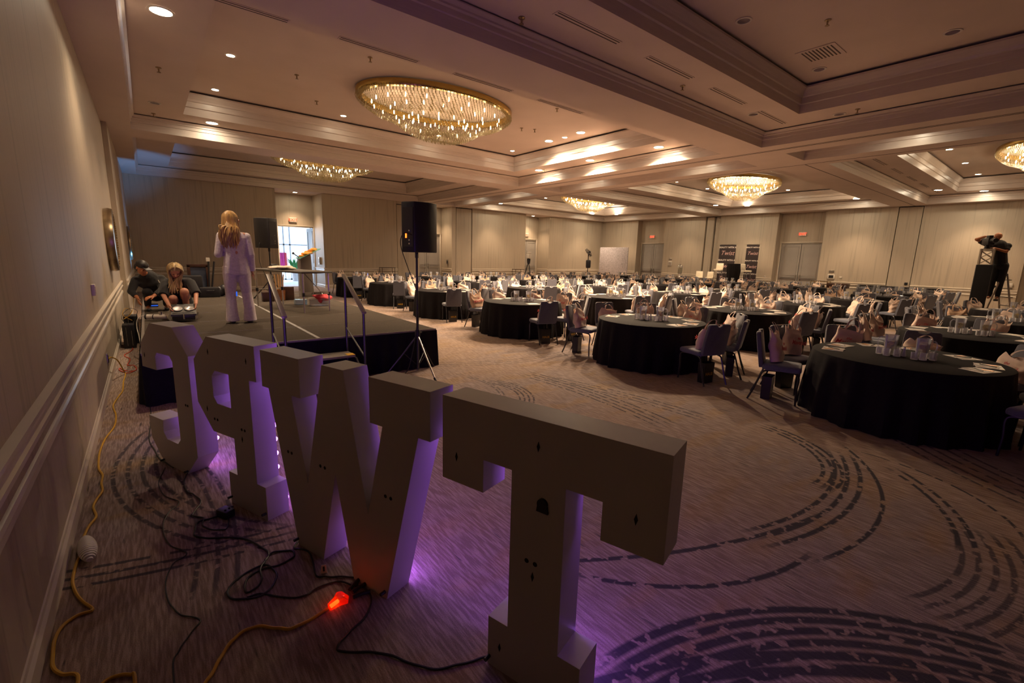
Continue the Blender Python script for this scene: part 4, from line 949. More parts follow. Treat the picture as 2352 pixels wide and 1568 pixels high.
# blue wash light standing behind the stage by the left wall
t = empty('wash_light', 'small blue wash light on the floor in the far left corner', 'stage light', (.25, 20.0, 0))
b = MB(); b.lathe([(.10, 0), (.12, .05), (.11, .25), (.09, .26)], 16); b.build('can', M['black'], t, smooth=True)
b = MB(); b.lathe([(.085, .262), (.001, .264)], 16, caps=False); b.build('lens', emat('blue_lens', (.15, .45, 1), 1), t)
sp_ = light('blue_beam', 'SPOT', (0, 0, .30), 60, (.12, .42, 1), t, spot_size=R(58), spot_blend=.6, shadow_soft_size=.05)
sp_.rotation_euler = Vector((.78, -2.0, -4.0)).to_track_quat('-Z', 'Y').to_euler(); sp_.rotation_euler = Vector((-.75, 1.5, 3.6)).to_track_quat('-Z', 'Y').to_euler()

# ------------------------------------------------------------ chairs
def rot(ax, a): return Matrix.Rotation(a, 4, ax)
def chair_parts():
    """seat, backrest, notch handle, four legs as mesh builders; local +y faces the table"""
    P = {}
    b = MB()
    n = 22; pts = []
    for i in range(4):
        cx, cyy = ((.185, .19), (-.185, .19), (-.185, -.17), (.185, -.17))[i]
        for k in range(5): a = PI/2*i + PI/2*k/4; pts.append((cx+.045*math.cos(a), cyy+.045*math.sin(a)))
    for z0, z1, q in ((.425, .455, .96), (.455, .475, 1.0), (.475, .492, .97), (.492, .500, .88)): pass
    lv = [(.425, .90), (.432, .98), (.452, 1.0), (.478, .99), (.494, .94), (.502, .82), (.505, .5)]
    V = [(p[0]*s, p[1]*s+.01*(1-s), z) for z, s in lv for p in pts]; m = len(pts)
    b.add(V, [(i*m+k, i*m+(k+1) % m, (i+1)*m+(k+1) % m, (i+1)*m+k) for i in range(len(lv)-1) for k in range(m)] + [tuple(range(m))[::-1], tuple(range((len(lv)-1)*m, len(lv)*m))])
    P['seat'] = b
    b = MB(); b.T = Matrix.Translation((0, -.195, .45)) @ rot('X', R(10))
    o = [(-.20, 0), (.20, 0), (.212, .1), (.205, .36), (.195, .455), (.17, .475), (.075, .475)] + [(.062*math.cos(a), .478-.042*math.sin(a)) for a in [PI*k/6 for k in range(1, 6)]] + [(-.075, .475), (-.17, .475), (-.195, .455), (-.205, .36), (-.212, .1)]
    b.prism(o, -.055, 0, 'y'); P['backrest'] = b
    b = MB(); b.T = Matrix.Translation((0, -.195, .45)) @ rot('X', R(10)); b.tube([(-.075, -.028, .472), (.075, -.028, .472)], .008, 8); P['grip'] = b
    legs = []
    for sx in (-1, 1):
        b = MB(); b.tube(cat([(sx*.16, -.02, .425), (sx*.19, .17, .415), (sx*.205, .215, .36), (sx*.205, .205, .2), (sx*.21, .215, .0)], 4), .0125, 7); legs.append(b)
        b = MB(); b.tube(cat([(sx*.17, .0, .42), (sx*.195, -.17, .41), (sx*.20, -.22, .34), (sx*.205, -.28, .15), (sx*.21, -.34, .0)], 4), .0125, 7); legs.append(b)
    P['leg'] = legs
    return P
CP = chair_parts()
chair_near = empty('banquet_chair', '', 'chair')
CP['seat'].build('seat', M['chair'], chair_near, smooth=True)
bk = CP['backrest'].build('backrest', M['chairback'], chair_near, bevel=.012)
CP['grip'].build('grip', M['chrome'], bk, smooth=True)
for l in CP['leg']: l.build('leg', M['blackmetal'], chair_near, smooth=True)
far = MB()
for k, x in enumerate([CP['seat'], CP['backrest'], CP['grip']] + CP['leg']):
    far.mi = min(k, 3); far.add(x.v, x.f)
chair_far = far.build('banquet_chair', [M['chair'], M['chairback'], M['chrome'], M['blackmetal']]); tag(chair_far, '', 'chair')

def tote_mesh(seed, w_=.36, h=.33, d=.13, slump=.0):
    rr = random.Random(seed); b = MB(); n, m = 30, 12; V = []
    ph = [rr.uniform(0, 6.3) for _ in range(6)]
    for j in range(m+1):
        t = j/m
        for k in range(n):
            a = 2*PI*k/n; c, s = math.cos(a), math.sin(a)
            sq = lambda v, e: math.copysign(abs(v)**e, v)
            W = w_/2*(1 - .05*t + .05*math.sin(PI*t)); D = d/2*(1.0 + .35*math.sin(PI*t*.8) - .65*t)
            x, y = sq(c, .55)*W, sq(s, .6)*D
            hh = h*(1 + .10*math.sin(2*a+ph[0]) + .08*math.sin(3*a+ph[1]))*t
            y += .010*math.sin(9*t+2.5*x/w_*4+ph[2])*math.sin(PI*t) + .008*math.sin(14*t+ph[3]-9*x)
            x += .010*math.sin(11*t+ph[4])*(.3+t)
            V.append((x + slump*t*t, y, hh + .002))
    b.add(V, [(j*n+k, j*n+(k+1) % n, (j+1)*n+(k+1) % n, (j+1)*n+k) for j in range(m) for k in range(n)] + [tuple(range(n))[::-1]])
    top = [V[m*n+k] for k in range(n)]; cz = sum(p[2] for p in top)/n
    b.add([(p[0]*.96, p[1]*.85, p[2]-.03) for p in top] + [(0, 0, cz-.05)], [(k, (k+1) % n, n) for k in range(n)])
    return b
def strap(pts, w_=.012, tck=.0015):
    q = cat(pts, 5); b = MB(); V = []
    for p in q: V += [(p.x-w_, p.y, p.z), (p.x+w_, p.y, p.z), (p.x+w_, p.y+.003, p.z), (p.x-w_, p.y+.003, p.z)]
    b.add(V, [(i*4+k, i*4+(k+1) % 4, (i+1)*4+(k+1) % 4, (i+1)*4+k) for i in range(len(q)-1) for k in range(4)]); return b
TOTE_N, TOTE_F = [], []
for sd, (w_, h, d, sl, mt) in enumerate(((.36, .33, .14, .0, 'tote'), (.34, .36, .12, .04, 'tote'), (.40, .27, .15, -.02, 'tote'), (.33, .38, .13, -.05, 'tote'), (.35, .34, .14, .02, 'tote2'))):
    tl = rot('X', R(13)) @ rot('Z', R((0, 7, -5, 4, -8)[sd])) @ rot('Y', R((0, 5, -3, -7, 4)[sd]))
    b1 = tote_mesh(sd, w_, h, d, sl); b1.T = Matrix()
    st1 = strap([(-.09+sl*.7, d*.25, h*.75), (-.085+sl, d*.2, h*1.08), (-.05+sl, .0, h*1.38), (.02+sl, -.02, h*1.42), (.075+sl, .02, h*1.2), (.09+sl*.7, d*.25, h*.78)])
    st2 = strap([(-.09+sl*.7, -d*.2, h*.8), (-.07+sl, -d*.2-.02, h*1.1), (-.01+sl, -d*.3-.03, h*(1.25 if sd % 2 else 1.05)), (.07+sl, -d*.2-.02, h*1.05), (.09+sl*.7, -d*.2, h*.8)])
    for bb in (b1, st1, st2): bb.v = [tuple(tl @ Vector(p)) for p in bb.v]
    t = empty('tote_bag', '', 'tote bag')
    b1.build('bag_body', M[mt], t, smooth=True); st1.build('handle', M[mt], t); st2.build('handle', M[mt], t)
    txt = text_mesh('printed_word', 'Maverick', .088, M['red_ink'], t, tl @ facing(.0+sl*.3, d*.5+.018+.012, h*.46, 0, 1), .0015, shear=.35, bold=.0012)
    text_mesh('printed_word', 'the', .05, M['red_ink'], t, tl @ facing(.0+sl*.3, d*.5+.018+.012, h*.46+.062, 0, 1), .0015, shear=.35, bold=.0008)
    TOTE_N.append(t)
    fb = MB()
    for bb in (b1, st1, st2): fb.add(bb.v, bb.f)
    o = fb.build('tote_bag', M[mt]); tag(o, '', 'tote bag'); TOTE_F.append(o)
gift = empty('gift_bag', '', 'gift bag')
b = MB(); b.add([(-.10, -.055, 0), (.10, -.055, 0), (.10, .055, 0), (-.10, .055, 0), (-.11, -.06, .31), (.11, -.06, .31), (.11, .06, .31), (-.11, .06, .31)], [(0, 3, 2, 1), (0, 1, 5, 4), (1, 2, 6, 5), (2, 3, 7, 6), (3, 0, 4, 7)]); b.add([(-.10, -.055, .27), (.10, -.055, .27), (.10, .055, .27), (-.10, .055, .27)], [(0, 1, 2, 3)])
b.build('bag_body', mat('black_gift_paper', (.010, .009, .010), .35), gift)
b = MB(); b.tube(cat([(-.04, -.06, .31), (-.035, -.06, .37), (.035, -.06, .37), (.04, -.06, .31)]), .003, 6); b.build('handle', M['rubber'], gift)
text_mesh('gold_print', 'HAUS', .062, M['gold_ink'], gift, facing(0, -.0615, .14, 0, -1), .001, bold=.0015)

# ------------------------------------------------------------ things on the tables
def make_pitcher(full):
    t = empty('water_pitcher', '', 'pitcher')
    b = MB(); b.lathe([(.052, 0), (.056, .004), (.066, .23), (.070, .235), (.066, .236), (.062, .228), (.052, .01), (.001, .008)], 20); b.build('jug', M['pitcher'], t, smooth=True)
    b = MB(); b.tube(cat([(.062, 0, .20), (.10, 0, .205), (.125, 0, .16), (.115, 0, .09), (.08, 0, .06), (.058, 0, .065)], 4), .007, 7); b.build('handle', M['pitcher'], t, smooth=True)
    b = MB(); b.lathe([(.050, .011), (.058, .165), (.001, .165)], 20, caps=False); b.build('water', M['water'], t, smooth=True)
    for i, (x, y, z, a, e) in enumerate(((-.012, -.036, .13, .3, 1.2), (.018, -.032, .095, -.5, 1.4), (.0, .02, .15, .2, .5))):
        o = MB().lathe([(.001, -.003), (.026, -.003), (.027, 0), (.026, .003), (.001, .003)], 14).build('lemon_slice', M['lemon'], t, smooth=True); o.location = (x, y, z); o.rotation_euler = (e, a, 0)
    return t
pitcher = make_pitcher(1)
pf = MB(); pf.mi = 0; pf.lathe([(.052, 0), (.066, .235), (.062, .228), (.052, .01), (.001, .008)], 12)
pf.tube(cat([(.062, 0, .20), (.10, 0, .205), (.125, 0, .16), (.115, 0, .09), (.058, 0, .065)], 3), .007, 6)
pf.mi = 1; pf.ell((0, -.02, .12), (.03, .012, .028), 8, 5)
pitcher_far = pf.build('water_pitcher', [M['pitcher'], M['lemon']], smooth=True); tag(pitcher_far, '', 'pitcher')
b = MB(); b.lathe([(.030, .0), (.035, .002), (.037, .085), (.034, .085), (.031, .012), (.001, .010)], 16); tumbler = b.build('glass_tumbler', M['glass'], smooth=True); tag(tumbler, '', 'glass')
shaker = empty('salt_shaker', '', 'shaker'); b = MB(); b.lathe([(.022, 0), (.023, .01), (.010, .085), (.011, .09), (.001, .09)], 14); b.build('body', M['salt'], shaker, smooth=True)
b = MB(); b.lathe([(.011, .09), (.011, .105), (.006, .115), (.001, .116)], 12); b.build('cap', M['chrome'], shaker, smooth=True)
papers = empty('place_papers', '', 'papers')
b = MB(); b.cbox((0, 0, .0015), (.22, .28, .003), .08); b.build('folder', M['paper'], papers)
b = MB(); b.cbox((.015, .02, .0045), (.20, .13, .003), -.1); b.build('leaflet', M['white'], papers)
b = MB(); b.cbox((-.03, -.06, .0065), (.09, .05, .002), .4); b.build('copper_card', M['copperflash'], papers)
b = MB(); b.tube([(-.06, .05, .011), (.07, -.03, .011)], .004, 6); b.build('pen', M['pen'], papers)
pfm = MB(); pfm.cbox((0, 0, .0015), (.22, .28, .003), .08); pfm.mi = 1; pfm.cbox((.015, .02, .0045), (.20, .13, .003), -.1)
papers_far = pfm.build('place_papers', [M['paper'], M['white']]); tag(papers_far, '', 'papers')

def cloth_mesh(seed):
    rr = random.Random(seed); b = MB(); n = 132; rads = []
    ph = [rr.uniform(0, 6.3) for _ in range(5)]
    lv = [(0, .76, 0), (.5, .761, 0), (.90, .7605, 0), (.912, .757, 0), (.917, .748, .02), (.925, .66, .25), (.94, .50, .5), (.955, .30, .75), (.965, .12, .95), (.97, .004, 1.05)]
    V = [(0, 0, .761)]
    for r, z, a in lv[1:]:
        for k in range(n):
            t = 2*PI*k/n
            f = math.sin(19*t+ph[0]+1.1*math.sin(3*t+ph[1])) + .55*math.sin(31*t+ph[2]+.8*math.sin(5*t)) + .3*math.sin(7*t+ph[3])
            V.append(((r+.034*a*f)*math.cos(t), (r+.034*a*f)*math.sin(t), z))
    fs = [(0, 1+k, 1+(k+1) % n) for k in range(n)] + [(1+i*n+k, 1+i*n+(k+1) % n, 1+(i+1)*n+(k+1) % n, 1+(i+1)*n+k) for i in range(len(lv)-2) for k in range(n)]
    return b.add(V, fs)
CLOTH = [cloth_mesh(i).build('draped_table', M['cloth'], smooth=True) for i in range(3)]

ROWN = ['front row', 'second row', 'third row', 'fourth row', 'fifth row', 'sixth row']
NTH = ['first', 'second', 'third', 'fourth', 'fifth', 'sixth', 'seventh']
XS = [6.95, 10.42, 13.87, 17.32, 20.78, 24.2]
YS = [1.22, 4.74, 8.34, 11.9, 15.45, 19.0]
ANG = [-112, -76, -38, 0, 38, 76, 112]
rn = random.Random(11); used = set()
def take(key, proto, tree=True):
    """first use moves the prototype itself, later uses copy it"""
    if key not in used: used.add(key); return proto
    if tree: return copy_tree(proto)
    o = proto.copy(); COL.objects.link(o); return o
tables = []
for ci, x in enumerate(XS):
    for ri, y in enumerate(YS):
        if (ci >= 4 and ri == 0): continue
        yy = y - (0 if ci == 0 else (.16, .04, 0, 0, 0, 0)[ri]) - (.10 if ri == 0 and ci > 1 else 0) - (.12 if ri == 1 and ci > 2 else 0)
        tables.append((ci, ri, x, yy))
for ci, ri, x, y in tables:
    dist = math.hypot(x, y); near = dist < 14.5; TN = '%s table of the %s' % (NTH[ri], ROWN[ci])
    k = rn.randrange(3); o = take(('cl', k), CLOTH[k], False); o.location = (x, y, 0); o.rotation_euler = (0, 0, rn.uniform(0, 6.28))
    tag(o, 'round table draped in black, %s counted from the right' % TN, 'table', 'round black-draped tables')
    v = Vector((x, y)).normalized(); lf = Vector((-v.y, v.x)); c = Vector((x, y)); Z = .7615
    for q, (s, sd) in enumerate(((.145, 'left'), (-.145, 'right'))):
        p = c + lf*s + v*rn.uniform(-.02, .03)
        o = take(('pt', near), pitcher if near else pitcher_far, near); o.location = (p.x, p.y, Z)
        o.rotation_euler = (0, 0, math.atan2(lf.y, lf.x) + (0 if s > 0 else PI) + rn.uniform(-.3, .3))
        tag(o, '%s lemon-water pitcher on the %s' % (sd, TN), 'pitcher', 'lemon water pitchers')
    gs = ((.24, -.05), (.16, -.13), (.07, -.10), (.08, .10), (-.08, -.17), (-.16, -.14), (-.24, -.06), (-.22, .05)) if near else ((.24, -.05), (.15, -.13), (.06, -.12), (-.07, -.14), (-.15, -.13), (-.24, -.05))
    for a, d_ in gs:
        p = c + lf*(a+rn.uniform(-.008, .008)) + v*d_
        o = take('gl', tumbler, False); o.location = (p.x, p.y, Z)
        tag(o, 'one of the clear tumblers beside the pitchers on the %s' % TN, 'glass', 'tumblers on the %s' % TN)
    if near:
        p = c + lf*.01 - v*.02; o = take('sh', shaker); o.location = (p.x, p.y, Z); tag(o, 'white salt shaker between the pitchers on the %s' % TN, 'shaker', 'salt shakers')
    for i, a in enumerate(ANG):
        aa = R(a + rn.uniform(-3, 3)); ca, sa = math.cos(aa), math.sin(aa); rz = math.atan2(ca, -sa) + R(rn.uniform(-7, 7))
        rad = 1.24 + rn.uniform(-.01, .06); px, py = x+ca*rad, y+sa*rad
        if px > 27.0: continue
        WH = '%s chair from the right, %s' % (NTH[i], TN)
        o = take(('ch', near), chair_near if near else chair_far, near); o.location = (px, py, 0); o.rotation_euler = (0, 0, rz)
        tag(o, 'blue-grey banquet chair, %s' % WH.replace(' chair from', ' from'), 'chair', 'banquet chairs round the black tables')
        fwd = Vector((-math.sin(rz), math.cos(rz))); 
        kk = rn.choice((0, 0, 1, 1, 2, 2, 3, 4))
        nr = dist < 12.5
        o = take(('to', kk, nr), TOTE_N[kk] if nr else TOTE_F[kk], nr); sh = rn.uniform(-.05, .05); bq = -.055
        o.location = (px+fwd.x*bq - fwd.y*sh, py+fwd.y*bq + fwd.x*sh, .504); o.rotation_euler = (0, 0, rz + R(rn.uniform(-14, 14)))
        tag(o, '%s tote bag on the %s' % ('tan' if kk == 4 else 'cream', WH), 'tote bag', 'tote bags on the banquet chairs')
        if (ci == 0 or (ci == 1 and ri < 3) or (ci == 2 and ri < 2)):
            o = take('gb', gift); q = -.13; o.location = (px+fwd.x*q, py+fwd.y*q, 0.001); o.rotation_euler = (0, 0, rz + R(rn.uniform(-12, 12)))
            tag(o, 'black gift bag under the %s' % WH, 'gift bag', 'black gift bags under the chairs')
        if dist < 21:
            o = take(('pp', dist < 10), papers if dist < 10 else papers_far, dist < 10); r2 = .70; o.location = (x+ca*r2, y+sa*r2, Z); o.rotation_euler = (0, 0, rz + R(90+rn.uniform(-14, 14)))
            tag(o, 'printed leaflets before the %s' % WH, 'papers', 'place papers')
for key, objs in ((('cl', 0), [CLOTH[0]]), (('cl', 1), [CLOTH[1]]), (('cl', 2), [CLOTH[2]])) + tuple((('to', k, True), [TOTE_N[k]]) for k in range(5)) + tuple((('to', k, False), [TOTE_F[k]]) for k in range(5)):
    if key not in used:
        for o in objs:
            for ch in list(o.children): bpy.data.objects.remove(ch)
            bpy.data.objects.remove(o)

# ------------------------------------------------------------ fittings on the walls
def round_mirror(y, lab):
    t = empty('round_mirror', lab, 'mirror', (XL if y < 14 else XL+.1, y, 1.90), 0, 'round mirrors on the left wall')
    R90 = rot('Y', R(90)); dp = .12 if y < 14 else .07
    b = MB(); b.T = R90; b.lathe([(.50, 0), (.55, .0), (.565, dp*.5), (.55, dp), (.49, dp+.01), (.44, dp-.02), (.44, .03)], 56, caps=False); b.build('drum_frame', M['bronze'], t, smooth=True)
    b = MB(); b.T = R90
    for k in range(64): a = 2*PI*k/64; b.ell((.475*math.cos(a), .475*math.sin(a), dp), .014, 6, 4)
    b.build('beaded_edge', M['brass'], t, smooth=True)
    b = MB(); b.T = R90; b.lathe([(.44, .045), (.001, .045)], 48, caps=False); b.build('glass', M['mirror'], t)
round_mirror(11.2, 'deep bronze-framed round mirror on the left wall, the closer one')
round_mirror(20.5, 'second round mirror farther along the left wall, over the man in black')
def plate(name, loc, rz, w_, h, d, mt, lab, cat_, inner=None, grp=None):
    t = empty(name, lab, cat_, loc, rz, grp)
    b = MB(); b.box(-w_/2, w_/2, -d, 0, -h/2, h/2); b.build('cover', M[mt], t, bevel=min(.006, d*.3))
    if inner: b = MB(); b.box(-w_*.32, w_*.32, -d-.004, -d, -h*.3, h*.3); b.build('inset', M[inner], t)
    return t
plate('light_switch', (XL, 7.12, 1.29), R(90), .12, .13, .035, 'white', 'white switch box on the left wall above the chair rail', 'switch', 'trim')
t = plate('wall_outlet', (XL, 7.85, .33), R(90), .12, .16, .012, 'steel', 'steel outlet plate low on the left wall feeding the yellow cord', 'outlet', 'black_gap')
plate('sanitizer_dispenser', (6.91, 24.30, 1.32), R(-90), .12, .36, .10, 'steel', 'steel dispenser on the niche side wall beside the lobby door', 'dispenser', 'white')
plate('wall_panel_box', (14.2, 24.15, 1.36), R(-90), .18, .28, .05, 'steel', 'small grey control box on the side of the middle niche', 'control box', 'black')
plate('control_panel', (XR, 17.70, 1.62), R(-90), .26, .30, .04, 'white', 'white framed control panel just right of the backdrop doors', 'control panel', 'steel')
plate('info_plaque', (XR, 17.70, 1.93), R(-90), .22, .14, .02, 'steel', 'small grey plaque above the white framed control panel', 'plaque')
plate('control_panel', (XR, 8.30, 1.22), R(-90), .32, .24, .05, 'white', 'white framed wall panel with dark window beside the brass table', 'control panel', 'black')
plate('info_plaque', (XR, 8.32, 1.50), R(-90), .22, .12, .03, 'steel', 'small grey plaque over the panel with the dark window', 'plaque')
plate('light_switch', (XR, 7.88, 1.20), R(-90), .12, .10, .02, 'white', 'pale double switch plate right of the panel with dark window', 'switch', 'trim')
plate('floor_socket', (XR, 5.28, 1.05), R(-90), .12, .11, .02, 'black', 'black square socket on the narrow folding partition panel', 'socket')
plate('thermostat_box', (XR, 1.99, 1.19), R(-90), .15, .17, .06, 'white', 'white thermostat box on the wall right of the camera tower', 'thermostat')
plate('door_controller', (XR+.03, 14.62, 1.18), R(-90), .10, .18, .03, 'black', 'black controller beside the dark partition gaps', 'control box', 'steel')
plate('wall_outlet', (XR, 11.55, 1.05), R(-90), .08, .12, .012, 'white', 'small white outlet between the banners and the exit doors', 'outlet', 'steel')

# ------------------------------------------------------------ furniture along the far walls
def banner(y0, y1, x, lab):
    t = empty('roll_up_banner', lab, 'banner', (x, (y0+y1)/2, 0), R(-90), 'black roll-up banners'); w_ = abs(y1-y0)
    b = MB(); b.box(-w_/2, w_/2, -.002, .002, .10, 2.82); b.build('printed_panel', M['banner'], t)
    b = MB(); b.box(-w_/2-.02, w_/2+.02, -.09, .09, 0, .10); b.build('base_cassette', M['steel'], t, bevel=.01)
    b = MB(); b.box(-w_/2-.01, w_/2+.01, -.012, .012, 2.81, 2.84); b.tube([(0, .03, .1), (0, .012, 2.82)], .008); b.build('top_rail', M['steel'], t)
    k = w_/.98
    for z in (2.66, 1.92, 1.18, .5):
        text_mesh('headline', 'BEAUTY WITH A', .135*k, M['white_ink'], t, facing(0, -.004, z, 0, -1), .001, bold=.003*k)
        if z > .6: text_mesh('script_word', 'Twist', .36*k, M['pink_ink'], t, facing(0, -.004, z-.33, 0, -1), .001, shear=.35)
banner(13.02, 14.0, 26.85, 'wider black banner with a white headline and pink script, behind the white bar stool')
banner(11.72, 12.42, 26.85, 'narrower black banner right of the draped cocktail table')
t = empty('photo_backdrop', 'pale glittery photo backdrop panel standing in the far corner', 'backdrop', (26.1, 21.32, 0), R(-90))
b = MB(); b.box(-1.26, 1.26, -.03, .03, .05, 2.63); b.build('glitter_panel', M['glitter'], t, bevel=.008)
b = MB()
for x in (-1.0, 1.0): b.box(x-.03, x+.03, -.03, .5, 0, .05); b.tube([(x, .45, .03), (x, .03, 1.6)], .015)
b.build('support_feet', M['steel'], t)
t = empty('pedestal_fan', 'black pedestal fan with an upturned head in front of the far corner', 'fan', (24.6, 22.35, 0))
b = MB(); b.lathe([(.28, 0), (.28, .03), (.05, .06), (.03, .1)], 20); b.build('base_disc', M['black'], t)
b = MB(); b.tube([(0, 0, .05), (0, 0, 1.95)], .028); b.build('pole', M['black'], t)
b = MB(); b.T = Matrix.Translation((0, 0, 2.20)) @ rot('Z', R(-130)) @ rot('X', R(38))
for k in range(12): a = 2*PI*k/12; b.tube([(.05*math.cos(a), -.08, .05*math.sin(a)), (.33*math.cos(a), -.06, .33*math.sin(a)), (.33*math.cos(a), .06, .33*math.sin(a)), (.06*math.cos(a), .12, .06*math.sin(a))], .006, 5)
for rr_, yy_ in ((.33, 0), (.33, -.06), (.33, .06), (.2, -.075), (.2, .1)): b.tube([(rr_*math.cos(2*PI*k/24), yy_, rr_*math.sin(2*PI*k/24)) for k in range(25)], .008, 5)
b.build('cage', M['blackmetal'], t)
b = MB(); b.T = Matrix.Translation((0, 0, 2.20)) @ rot('Z', R(-130)) @ rot('X', R(38)); b.tube([(0, -.03, 0), (0, .16, 0)], .07)
for k in range(5):
    a = 2*PI*k/5; b.add([(.05*math.cos(a), 0, .05*math.sin(a)), (.28*math.cos(a-.2), -.03, .28*math.sin(a-.2)), (.30*math.cos(a+.35), .03, .30*math.sin(a+.35))], [(0, 1, 2)])
b.build('blades', M['black'], t)
b = MB(); b.tube([(0, 0, 1.93), (0, .0, 2.12)], .035); b.build('neck', M['black'], t)
b = MB(); b.cbox((-.02, -.05, 1.42), (.34, .22, .58), R(-50)); b.build('cable_box', M['black'], t, bevel=.09, seg=4)
# camera on tripod among the far tables
t = empty('tripod_camera', 'white boxy camera on a black tripod standing among the far tables', 'camera', (15.6, 18.3, 0))
b = MB(); b.cbox((0, 0, 1.84), (.20, .24, .24)); b.cbox((0, 0, 2.0), (.17, .2, .08)); b.build('camera_body', M['white'], t, bevel=.03, seg=3)
b = MB(); b.lathe([(.07, 1.45), (.10, 1.68), (.05, 1.72)], 12); b.build('head', M['black'], t)
for a in (.3, 2.4, 4.5):
    b = MB(); b.tube([(0, 0, 1.55), (.45*math.cos(a), .45*math.sin(a), 0)], .022); b.build('leg', M['black'], t)
# low white bar stools and high ones
def bar_stool(loc, rz, lab, sc=1.0):
    t = empty('bar_stool', lab, 'bar stool', loc, rz, 'white bar stools with chrome legs')
    b = MB(); b.prism([(-.20, .0), (.20, 0), (.19, .40), (-.19, .40)], .17, .20, 'y'); bb = MB(); bb.T = Matrix.Translation((0, 0, .92*sc)) @ rot('X', R(-8)); bb.prism([(-.20, .0), (.20, 0), (.19, .34), (-.19, .34)], .17, .21, 'y'); bb.build('backrest', M['vinyl'], t, bevel=.012)
    b = MB(); b.box(-.20, .20, -.20, .20, .84*sc, .90*sc); b.build('seat', M['vinyl'], t, bevel=.015)
    for x, y in ((-.18, -.18), (.18, -.18), (.18, .18), (-.18, .18)):
        b = MB(); b.tube([(x*.9, y*.9, .85*sc), (x*1.15, y*1.15, 0)], .011); b.build('leg', M['chrome'], t)
    b = MB()
    for p, q in (((-.19, -.19), (.19, -.19)), ((-.19, .19), (.19, .19)), ((-.19, -.19), (-.19, .19)), ((.19, -.19), (.19, .19))): b.tube([(*p, .28), (*q, .28)], .009)
    b.build('footrest', M['chrome'], t)
bar_stool((25.85, 14.55, 0), R(-60), 'white bar stool with its back turned, left of the dark wall gaps')
bar_stool((25.85, 13.9, 0), R(-75), 'white bar stool with its back turned, in front of the dark wall gaps')
bar_stool((26.1, 13.55, 0), R(-80), 'tall white bar stool in front of the wider black banner', 1.55)
bar_stool((26.1, 11.95, 0), R(60), 'tall white bar stool facing the draped cocktail table from its right', 1.55)
b = MB(); n = 48
V = []
for z, r_, a in ((1.74, .36, 0), (1.73, .375, .2), (1.3, .36, .6), (.8, .30, 1), (.35, .27, 1), (.02, .34, 1)):
    for k in range(n): t_ = 2*PI*k/n; q = r_*(1+.07*a*math.sin(9*t_)+.04*a*math.sin(17*t_)); V.append((q*math.cos(t_), q*math.sin(t_), z))
b.add(V, [(i*n+k, i*n+(k+1) % n, (i+1)*n+(k+1) % n, (i+1)*n+k) for i in range(5) for k in range(n)] + [tuple(range(n))])
o = b.build('cocktail_table', M['cloth'], smooth=True); o.location = (26.25, 12.72, 0); tag(o, 'tall cocktail table tied in a black cloth between the two banners', 'table')
t = empty('buffet_table', 'long serving table under the white framed control panel', 'table', (26.7, 16.1, 0), R(-90))
b = MB(); b.box(-1.6, 1.6, -.38, .38, .73, .77); b.build('tabletop', M['darkwood'], t, bevel=.005)
for x in (-1.5, 1.5):
    for y in (-.3, .3): b = MB(); b.tube([(x, y, 0), (x, y, .73)], .02); b.build('leg', M['steel'], t)
t = empty('drink_dispenser', 'tall clear drinks dispenser full of pale water on the serving table', 'dispenser', (26.65, 16.35, .771))
b = MB(); b.lathe([(.10, 0), (.09, .02), (.07, .22), (.11, .24)], 20); b.build('stand', M['chrome'], t, smooth=True)
b = MB(); b.lathe([(.13, .24), (.15, .70), (.15, .72)], 20); b.build('jar', M['glass'], t, smooth=True)
b = MB(); b.lathe([(.12, .245), (.14, .62)], 20); b.build('lemon_water', mat('pale_lemonade', (.55, .48, .22), .2), t, smooth=True)
b = MB(); b.lathe([(.155, .72), (.15, .74), (.03, .75), (.025, .84), (.001, .85)], 16); b.build('lid', M['chrome'], t, smooth=True)
# tufted banquettes
def sofa(y0, y1, lab):
    w_ = y0-y1-.04; t = empty('tufted_sofa', lab, 'sofa', (27.05, (y0+y1)/2, 0), R(-90), 'charcoal tufted sofas against the right wall')
    b = MB(); b.box(-w_/2+.08, w_/2-.08, -.40, .25, .14, .44); b.build('seat', M['sofa'], t, bevel=.04, seg=3)
    nx, nz = 24, 12; b = MB(); V = []
    bw = w_/2-.09
    tufts = [(-bw*.55+bw*.55*i, .56+.15*j) for i in range(3) for j in range(3)]
    for j in range(nz+1):
        for i in range(nx+1):
            x = -bw+2*bw*i/nx; z = .40+.50*j/nz; d = sum(.045*math.exp(-((x-a)**2+(z-q)**2)/.0012) for a, q in tufts); V.append((x, .13+d+(z-.4)*.12, z))
    m_ = nx+1; f0 = [(j*m_+i, j*m_+i+1, (j+1)*m_+i+1, (j+1)*m_+i) for j in range(nz) for i in range(nx)]
    b.add(V, f0); b.box(-bw, bw, .26, .33, .40, .90); b.box(-bw, bw, .17, .33, .88, .905); b.build('tufted_back', M['sofa'], t, smooth=True)
    for s in (-1, 1):
        b = MB(); b.prism([(-.38, .14), (.33, .14), (.36, .91), (.16, .91), (-.02, .62), (-.38, .58)], s*(w_/2-.09) if s > 0 else -w_/2, w_/2 if s > 0 else -w_/2+.09, 'x'); b.build('wing', M['sofa'], t, bevel=.02)
        for y in (-.32, .22): b = MB(); b.tube([(s*(w_/2-.08), y, .14), (s*(w_/2-.06), y-.02 if y < 0 else y+.02, 0)], [.028, .018]); b.build('leg', M['darkwood'], t)
for (y0, y1), l in zip(((7.05, 6.28), (6.25, 5.47), (5.42, 4.62), (4.58, 3.88)), ('first', 'second', 'third', 'last')):
    sofa(y0, y1, l+' charcoal tufted high-back sofa along the right wall, counted away from the doors')
t = empty('wooden_console', 'dark reddish wooden lectern stand beside the brass table', 'console', (26.6, 7.66, 0), R(-90))
